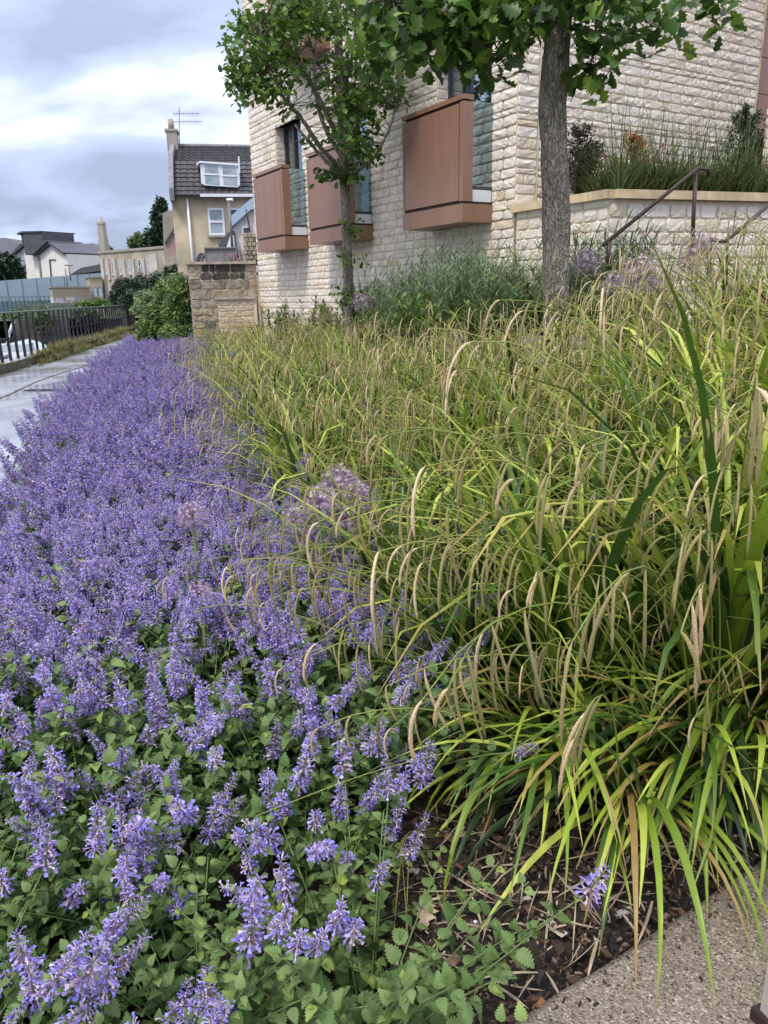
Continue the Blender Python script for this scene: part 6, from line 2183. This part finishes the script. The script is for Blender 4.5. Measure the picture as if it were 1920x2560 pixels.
# ================================================================== PLANTER PLANTING
def grass_clump(seed, n_, h, w, lo=60, hi=88):
    r = random.Random(seed); g_ = G()
    for k in range(n_):
        az = r.uniform(0, 6.28); rb = r.uniform(0, .1)
        tall = r.random() < .12
        g_.add(*blade(h * (r.uniform(.5, 1.0) if not tall else r.uniform(1.1, 1.7)), w * (1 if not tall else .6), rad(r.uniform(lo, hi)), rad(r.uniform(-50, 40) if not tall else r.uniform(50, 80)), 6, 1.8, .3, az, r.uniform(.1, .75), 0 if r.random() > .1 else .6, r.uniform(-.1, .1), (rb * math.cos(az), rb * math.sin(az), 0)))
    return g_
PG = [grass_clump(50 + k, 130, .62, .0085).mesh('blades', M['reed'], True) for k in range(4)]
rz = random.Random(8)
for i, (px_, Yp) in enumerate([(1500, 8.75), (1545, 8.6), (1590, 8.75), (1640, 8.8), (1685, 8.9), (1730, 9.0), (1775, 9.0), (1820, 9.15), (1865, 9.2), (1560, 9.3), (1620, 9.5), (1690, 9.6), (1760, 9.8), (1830, 9.9), (1895, 9.3), (1470, 9.0)]):
    p_ = at(px_, 480, Yp)
    c = thing('tall_grass', (p_[0], p_[1], 2.43), 'leafy green ornamental grass clump above the sandy planter coping', 'grass clump', 'ornamental grasses in the raised planter')
    for rep in range(2):
        o = link('blades', PG[rz.randrange(4)], c); o['kind'] = 'stuff'; o.rotation_euler = (0, 0, rz.uniform(0, 6.28)); s_ = rz.uniform(1.0, 1.35) * (.85 if px_ < 1530 else 1.0); o.scale = (s_, s_, s_)


def spray(seed, px_, py_, Y_, zb, h, n_br, size, m, label, name='needle_shrub', cat='shrub', wid=.5):
    """upright shrub of side branches carrying short leaves"""
    r = np.random.default_rng(seed)
    p_ = at(px_, py_, Y_); base = np.array([p_[0], p_[1], zb])
    t_ = thing(name, tuple(base), label, cat)
    g = G(); pos = []
    for k in range(n_br):
        f = r.uniform(.1, 1); a_ = r.uniform(0, 6.28); L_ = wid * (1.05 - f) * r.uniform(.6, 1.1) + .08
        b0 = base + UZ * h * f * .8; b1 = b0 + np.array([math.cos(a_) * L_ * .7, math.sin(a_) * L_ * .7, L_ * .9])
        g.add(*tube([b0, (b0 + b1) / 2 - UZ * .02, b1], np.array([.005, .004, .002]), 4))
        pos.append(b0 + (b1 - b0) * r.uniform(.1, 1, (34, 1)) + r.normal(0, .018, (34, 3)))
    g.add(*tube([base, base + UZ * h * .9], np.array([.014, .005]), 5))
    part('branches', g, M['twig'], t_, kind='stuff')
    pos = np.concatenate(pos); gl = G(); gl.inst(SIMPLE, leaf_T(pos, r, size, -.3), np.clip(r.normal(.4, .2, len(pos)), 0, 1))
    part('leaves', gl, m, t_, kind='stuff')
M['rusty'] = leafmat('dark_needles', [(0.0, (0.03, 0.03, 0.02, 1)), (0.6, (0.07, 0.065, 0.04, 1)), (1.0, (0.16, 0.10, 0.06, 1))], trans=.1)
spray(1, 1440, 480, 8.95, 2.43, .95, 44, .045, M['rusty'], 'dark brownish conifer like shrub right of the oak trunk')
spray(2, 1462, 480, 9.1, 2.43, .7, 26, .045, M['rusty'], 'smaller brownish conifer like shrub beside the grasses')
spray(3, 1845, 480, 10.2, 2.43, 1.45, 60, .05, M['darkbush'], 'dark green feathery shrub before the bronze cladding', wid=.7)
spray(4, 1895, 480, 9.9, 2.43, 1.0, 40, .05, M['darkbush'], 'low dark evergreen shrub in the corner of the planter', wid=.6)
spray(5, 1575, 480, 9.5, 2.43, .95, 24, .055, M['orange'], 'shrub with bright orange leaves among the tall grasses', wid=.55)

# ================================================================== UPPER BED: feathery herbs, bright bushes, seed heads
def herb(seed, n_st, h, leafl, leafw, spread=.25, hue=(.2, .8)):
    r = random.Random(seed); g_ = G()
    for k in range(n_st):
        az = r.uniform(0, 6.28); b = (r.uniform(-.12, .12), r.uniform(-.12, .12), 0)
        P = arc_path(h * r.uniform(.7, 1.1), rad(r.uniform(75, 90)), rad(r.uniform(45, 85)), 8, 1.2, az, b)
        V, F = tube(P, np.linspace(.003, .0012, len(P)), 3, cap=False); g_.add(V, F, np.array([.5, .5, 0]))
        for j in range(26):
            f = .15 + .85 * j / 25; i_ = f * 8; i0 = min(7, int(i_)); q = P[i0] + (P[i0 + 1] - P[i0]) * (i_ - i0)
            a2 = r.uniform(0, 6.28)
            g_.add(*blade(leafl * r.uniform(.5, 1.1), leafw, rad(r.uniform(10, 60)), rad(r.uniform(-10, 40)), 3, 1, 0, a2, r.uniform(*hue), 0, 0, tuple(q)))
    return g_
HB = [herb(90 + k, 16, .62, .10, .006) for k in range(3)]
HBM = [q.mesh('stems_and_leaves', M['greygreen'], True) for q in HB]
HW = [herb(95 + k, 12, .50, .085, .016, hue=(.4, 1)) for k in range(3)]
HWM = [q.mesh('stems_and_leaves', M['bush'], True) for q in HW]
rz = random.Random(9)
def ground_at(px_, Y_):
    p_ = at(px_, 700, Y_); return np.array([p_[0], p_[1], float(gz(p_[0], p_[1])) - .01])
lst = [(960, 11.0), (1010, 10.6), (1055, 10.4), (1100, 10.0), (1145, 9.7), (1190, 9.4), (1230, 9.2), (1270, 9.0), (985, 9.8), (1080, 9.3), (1170, 8.8), (1250, 8.2), (920, 11.8), (1040, 9.0), (1120, 8.5),
       (1330, 8.6), (1440, 8.0), (1500, 7.9), (1560, 7.6), (1620, 7.4), (1480, 7.2), (1550, 7.0)]
for i, (px_, Y_) in enumerate(lst):
    b = ground_at(px_, Y_)
    c = thing('feathery_herb', tuple(b), 'feathery grey-green herb clump, %s from the left in the upper bed' % ORD[sorted(q[0] for q in lst).index(px_)], 'herb', 'feathery herbs in the upper bed')
    for rep in range(2):
        o = link('stems_and_leaves', HBM[rz.randrange(3)], c); o['kind'] = 'stuff'; o.rotation_euler = (0, 0, rz.uniform(0, 6.28)); s_ = rz.uniform(1.7, 2.3); o.scale = (s_, s_, s_)
lst = [(890, 12.3), (850, 12.8), (930, 11.0), (1290, 8.3), (1340, 7.9), (1300, 7.5), (1230, 7.6), (1180, 7.9), (1360, 7.1), (1420, 7.4), (1100, 8.0), (1020, 8.6), (1600, 6.8), (1650, 6.4), (1460, 6.6), (1530, 6.4), (960, 9.3), (780, 13.6), (700, 14.6)]
for i, (px_, Y_) in enumerate(lst):
    b = ground_at(px_, Y_)
    c = thing('leafy_herb', tuple(b), 'bright green leafy herb clump, %s from the left in the upper bed' % ORD[sorted(q[0] for q in lst).index(px_)], 'herb', 'bright green herbs in the upper bed')
    for rep in range(2):
        o = link('stems_and_leaves', HWM[rz.randrange(3)], c); o['kind'] = 'stuff'; o.rotation_euler = (0, 0, rz.uniform(0, 6.28)); s_ = rz.uniform(1.4, 1.9); o.scale = (s_, s_, s_)
# thin weeds with yellow flowers and dark buds
for i, (px_, py_, Y_) in enumerate([(1495, 602, 7.3), (1543, 592, 7.2), (1440, 578, 7.4), (1350, 690, 7.2), (1285, 720, 7.6), (1230, 700, 7.8), (1480, 640, 7.1), (1300, 735, 7.2)]):
    top_ = at(px_, py_, Y_); b = np.array([top_[0] + rz.uniform(-.1, .1), top_[1], float(gz(top_[0], top_[1]))])
    c = thing('yellow_flower', tuple(b), ['yellow sow thistle flower right of the oak trunk before the lower handrail post', 'yellow sow thistle flower highest beside the handrail', 'budding sow thistle close to the oak trunk', 'small yellow flower left of the oak trunk', 'small yellow flower low before the pale wall', 'small yellow flower among the feathery herbs', 'yellow flower just below the lower handrail post', 'lowest small yellow flower left of the oak trunk'][i], 'flower')
    g = G(); g.add(*tube([b, (b + top_) / 2 + np.array([.03, 0, 0]), top_], .004, 4))
    for q in range(5):
        z_ = rz.uniform(.6, .95); p0 = b + (top_ - b) * z_; g.add(*tube([p0, p0 + np.array([rz.uniform(-.1, .1), 0, rz.uniform(.05, .14)])], .0025, 3))
    part('stem', g, M['cat_stem'], c)
    g = G(); r_ = np.random.default_rng(i)
    f = rnd_dirs(r_, 16, .3); f[:, 2] = abs(f[:, 2]) * .5 + .2
    for v in f:
        g.inst(SIMPLE, np.array([basis_T(top_, v, UZ, .026)]))
    part('petals', g, M['yellow'], c)


# round starburst seed heads of alliums
def allium_head(seed, R, n_=110):
    r = np.random.default_rng(seed); g_ = G()
    for k in range(n_):
        v = r.normal(0, 1, 3); v /= np.linalg.norm(v)
        if v[2] < -.75: continue
        q = R * r.uniform(.86, 1.05)
        V, F = tube([(0, 0, 0), v * q], .0011, 3, cap=False); g_.add(V, F, np.array([.35, .5, 0]))
        s_ = np.cross(v, r.normal(0, 1, 3)); s_ /= np.linalg.norm(s_); u_ = np.cross(v, s_)
        hue = r.uniform(.3, 1); dr_ = r.choice([0, .2, .5, .9])
        for j in range(6):
            a_ = j * math.pi / 3; d_ = (s_ * math.cos(a_) + u_ * math.sin(a_)) * .9 + v * .35; w_ = np.cross(v, d_) * .0016
            c = v * q; g_.add(np.array([c - w_, c + w_, c + d_ * .019 * (R / .085) ** .5]), np.array([(0, 1, 2)]), np.array([hue, .5, dr_]))
    V, F = tube([v_ for v_ in ((0, 0, -.004), (0, 0, .004))], .006, 6); g_.add(V, F, np.array([.2, .5, .5]))
    return g_
AH = [allium_head(k, .085, 150).mesh('seed_head', M['allium'], False) for k in range(3)]
for i, (px_, py_, Y_, rp_, lab) in enumerate([
    (850, 1208, 2.95, 52, 'uppermost mauve allium seed head among the sedge beside the catmint'),
    (900, 1245, 2.9, 48, 'mauve allium seed head on the right of the middle cluster'),
    (800, 1255, 2.85, 50, 'mauve allium seed head on the left of the middle cluster'),
    (860, 1300, 2.9, 46, 'lowest mauve allium seed head of the middle cluster'),
    (740, 1300, 2.9, 38, 'mauve allium seed head half buried in the catmint edge'),
    (480, 1290, 2.95, 42, 'faded brownish allium seed head standing alone in the catmint'),
    (500, 1480, 2.35, 30, 'spent allium head low in the catmint'),
    (1600, 700, 6.2, 58, 'large purple allium seed head right of the oak trunk'),
    (1540, 715, 6.4, 40, 'purple allium seed head between the oak trunk and the large one'),
    (1750, 622, 6.6, 38, 'pinkish purple allium seed head under the right handrail'),
    (1725, 655, 6.5, 30, 'small purple allium seed head just below the pinkish one'),
    (1465, 660, 6.9, 38, 'purple allium seed head close beside the oak trunk'),
    (1680, 770, 5.8, 30, 'small purple allium seed head deep in the sedge at the right'),
    (905, 760, 10.5, 26, 'distant purple allium seed head under the young tree'),
    (880, 745, 10.8, 22, 'smaller distant purple allium head touching the young tree trunk'),
    (1140, 860, 7.6, 34, 'mauve allium seed head in the middle of the sedge'),
    (1190, 880, 7.4, 28, 'second mauve allium seed head in the middle of the sedge')]):
    c0 = at(px_, py_, Y_); gzz = float(gz(c0[0], c0[1]))
    c = thing('allium', (c0[0], c0[1], gzz), lab, 'allium', 'round allium seed heads')
    o = link('seed_head', AH[i % 3], c); o.location = (0, 0, c0[2] - gzz); s_ = rp_ / FPX * np.linalg.norm(c0 - EYE) / .085 * .92; o.scale = (s_,) * 3; o.rotation_euler = (0, 0, i)
    g = G(); g.add(*tube([(c0[0], c0[1], gzz), (c0[0], c0[1], c0[2])], .006, 5)); part('stem', g, M['cat_stem'], c, smooth=True)

# small square planter box by the oak, and its strap
sb = at(1395, 850, 6.45)
tb_ = thing('tree_guard', (sb[0], sb[1], float(gz(sb[0], sb[1]))), 'low grey timber boards with a black strap round the foot of the oak', 'tree guard')
for k, (x0, x1) in enumerate(((1305, 1360), (1430, 1540))):
    a_, b_ = at(x0, 850, 6.3), at(x1, 850, 6.3)
    for r_ in range(2):
        z0_ = float(a_[2]) - .07 - r_ * .11
        g = G(); g.add(*box((a_[0], a_[1] - .02, z0_), (b_[0], a_[1] + .02, z0_ + .10))); part('board', g, M['bollard'], tb_)
g = G(); a_, b_ = at(1362, 838, 6.38), at(1452, 826, 6.38)
g.add(np.array([a_, b_, b_ - UZ * .08, a_ - UZ * .08, a_ + np.array([0, .02, 0]), b_ + np.array([0, .02, 0]), b_ + np.array([0, .02, -.08]), a_ + np.array([0, .02, -.08])]), [(0, 3, 2, 1), (4, 5, 6, 7), (0, 1, 5, 4), (3, 7, 6, 2), (0, 4, 7, 3), (1, 2, 6, 5)]); part('strap', g, M['iron'], tb_)

# ================================================================== BARK MULCH
g = G()
CH = []
for k in range(8):
    r_ = np.random.default_rng(2000 + k)
    V, F = box((-.5, -.5, -.5), (.5, .5, .5)); V = V + r_.normal(0, .10, V.shape); V[:, 0] *= 1 + .3 * V[:, 1]
    q = G(); q.add(V, F); CH.append(q)
n_c = 15000
P2 = []
while len(P2) < n_c:
    if rng.random() < .75:
        x, y = rng.uniform(-.15, 1.5), rng.uniform(.9, 2.5)
    else:
        x, y = rng.uniform(-1.6, 1.8), rng.uniform(.4, 3.4)
    if kerb_side(x, y) > .004: P2.append((x, y))
P2 = np.array(P2)
for k in range(8):
    s_ = P2[k::8]; n_ = len(s_)
    T = np.zeros((n_, 4, 4)); a_ = rng.uniform(0, 6.28, n_)
    big = rng.random(n_) < .07
    lx = np.where(big, rng.uniform(.018, .045, n_), rng.uniform(.005, .017, n_)); ly = lx * rng.uniform(.15, .6, n_); lz = np.minimum(ly, .008) * rng.uniform(.4, 1, n_)
    tl = rng.normal(0, .28, n_)
    T[:, 0, 0] = np.cos(a_) * np.cos(tl) * lx; T[:, 1, 0] = np.sin(a_) * np.cos(tl) * lx; T[:, 2, 0] = np.sin(tl) * lx
    T[:, 0, 1] = -np.sin(a_) * ly; T[:, 1, 1] = np.cos(a_) * ly; T[:, 0, 2] = -np.cos(a_) * np.sin(tl) * lz; T[:, 1, 2] = -np.sin(a_) * np.sin(tl) * lz; T[:, 2, 2] = np.cos(tl) * lz
    T[:, 0, 3] = s_[:, 0]; T[:, 1, 3] = s_[:, 1]; T[:, 2, 3] = gz(s_[:, 0], s_[:, 1]) + rng.uniform(-.004, .016, n_); T[:, 3, 3] = 1
    g.inst(CH[k], T)
# a few chips spilled over the concrete edge
for k in range(8):
    n_ = 14
    s1 = rng.uniform(-.3, 1.6, n_); s2 = -rng.exponential(.035, n_) - .012
    a_ = rng.uniform(0, 6.28, n_); lx = rng.uniform(.003, .013, n_)
    T = np.zeros((n_, 4, 4)); T[:, 0, 0] = np.cos(a_) * lx; T[:, 1, 0] = np.sin(a_) * lx; T[:, 0, 1] = -np.sin(a_) * lx * .4; T[:, 1, 1] = np.cos(a_) * lx * .4; T[:, 2, 2] = .003
    T[:, 0, 3] = K0[0] + KD[0] * s1 - KD[1] * s2; T[:, 1, 3] = K0[1] + KD[1] * s1 + KD[0] * s2; T[:, 2, 3] = .0700; T[:, 3, 3] = 1
    g.inst(CH[k], T)
solo('bark_mulch', g, M['chip'], 'dark bark chippings covering the bare soil behind the concrete edge', kind='stuff')
# dead straw leaves lying on it
g = G()
for k in range(420):
    x, y = rng.uniform(.1, 1.5), rng.uniform(1.3, 2.4)
    if kerb_side(x, y) < .05: continue
    g.add(*[q if j else q + np.array([x, y, float(gz(x, y)) + rng.uniform(.006, .03)]) for j, q in enumerate(blade(rng.uniform(.04, .24), rng.uniform(.002, .008), rng.uniform(-.1, .25), rng.uniform(-.25, .05), 4, 1, .3, rng.normal(-2.4, 1.0), .5, 1, rng.uniform(-.3, .3)))])
solo('dead_leaves', g, M['straw'], 'pale dead sedge leaves strewn over the mulch', kind='stuff')
for px_, py_, nm, m_, s3, lab in ((1352, 2508, 'orange_chip', 'orange', (.022, .012, .008), 'single bright orange bark chip by the concrete edge'), (1188, 2306, 'white_pebble', 'white_pl', (.008, .008, .006), 'small white pebble on the mulch'), (1340, 2322, 'white_chip', 'white_pl', (.010, .006, .004), 'tiny white chip on the mulch beside the straw'), (1558, 2280, 'pale_wood_chip', 'bollard', (.045, .016, .008), 'pale flat wood chip lying near the concrete edge'), (1385, 2465, 'green_fragment', 'teal', (.018, .006, .004), 'small turquoise plastic fragment on the mulch')):
    c_ = atz(px_, py_, .04)
    gg = G(); V, F = box((-.5, -.5, -.5), (.5, .5, .5)); V = (V + np.random.default_rng(px_).normal(0, .08, V.shape)) * np.array(s3); a_ = px_ * .7
    gg.add(V @ rotz(a_).T + c_, F); solo(nm, gg, M[m_], lab, nm.split('_')[-1], smooth=False, origin=c_)
c_ = atz(1057, 2330, .05)
gl = thing('dry_oak_leaf', tuple(c_), 'curled tan dead leaf on the soil beside the catmint', 'leaf')
gg = G(); gg.inst(OAK[0], np.array([basis_T(c_, np.array([.2, 1, .15]), np.array([0, -.4, 1.0]), .085)])); part('blade', gg, M['straw'], gl, smooth=True)
# thin yellow-green stalks hanging over the catmint
gs = thing('grass_stalks', tuple(atz(1000, 2050, .1)), 'thin yellow-green grass stalks hanging over the catmint edge', 'grass')
for k, (x0, y0, x1, y1) in enumerate([(1010, 2085, 985, 2330), (1000, 2090, 1020, 2345), (1008, 2080, 960, 2560), (1025, 2090, 1015, 2330), (1035, 2095, 1130, 2340), (1018, 2075, 935, 2275), (1160, 1870, 640, 2040), (1010, 2120, 900, 2310)]):
    a_, b_ = at(x0, y0, 1.62), at(x1, y1, 1.38)
    gg = G(); gg.add(*tube(smooth_line(np.array([a_ + np.array([.1, .15, -.12]), a_, (a_ + b_) / 2 + np.array([0, 0, .02]), b_])), np.linspace(.0014, .0009, 13), 4), np.array([.9, .5, 0])); part('stalk', gg, M['sedge_stem'], gs, smooth=True)
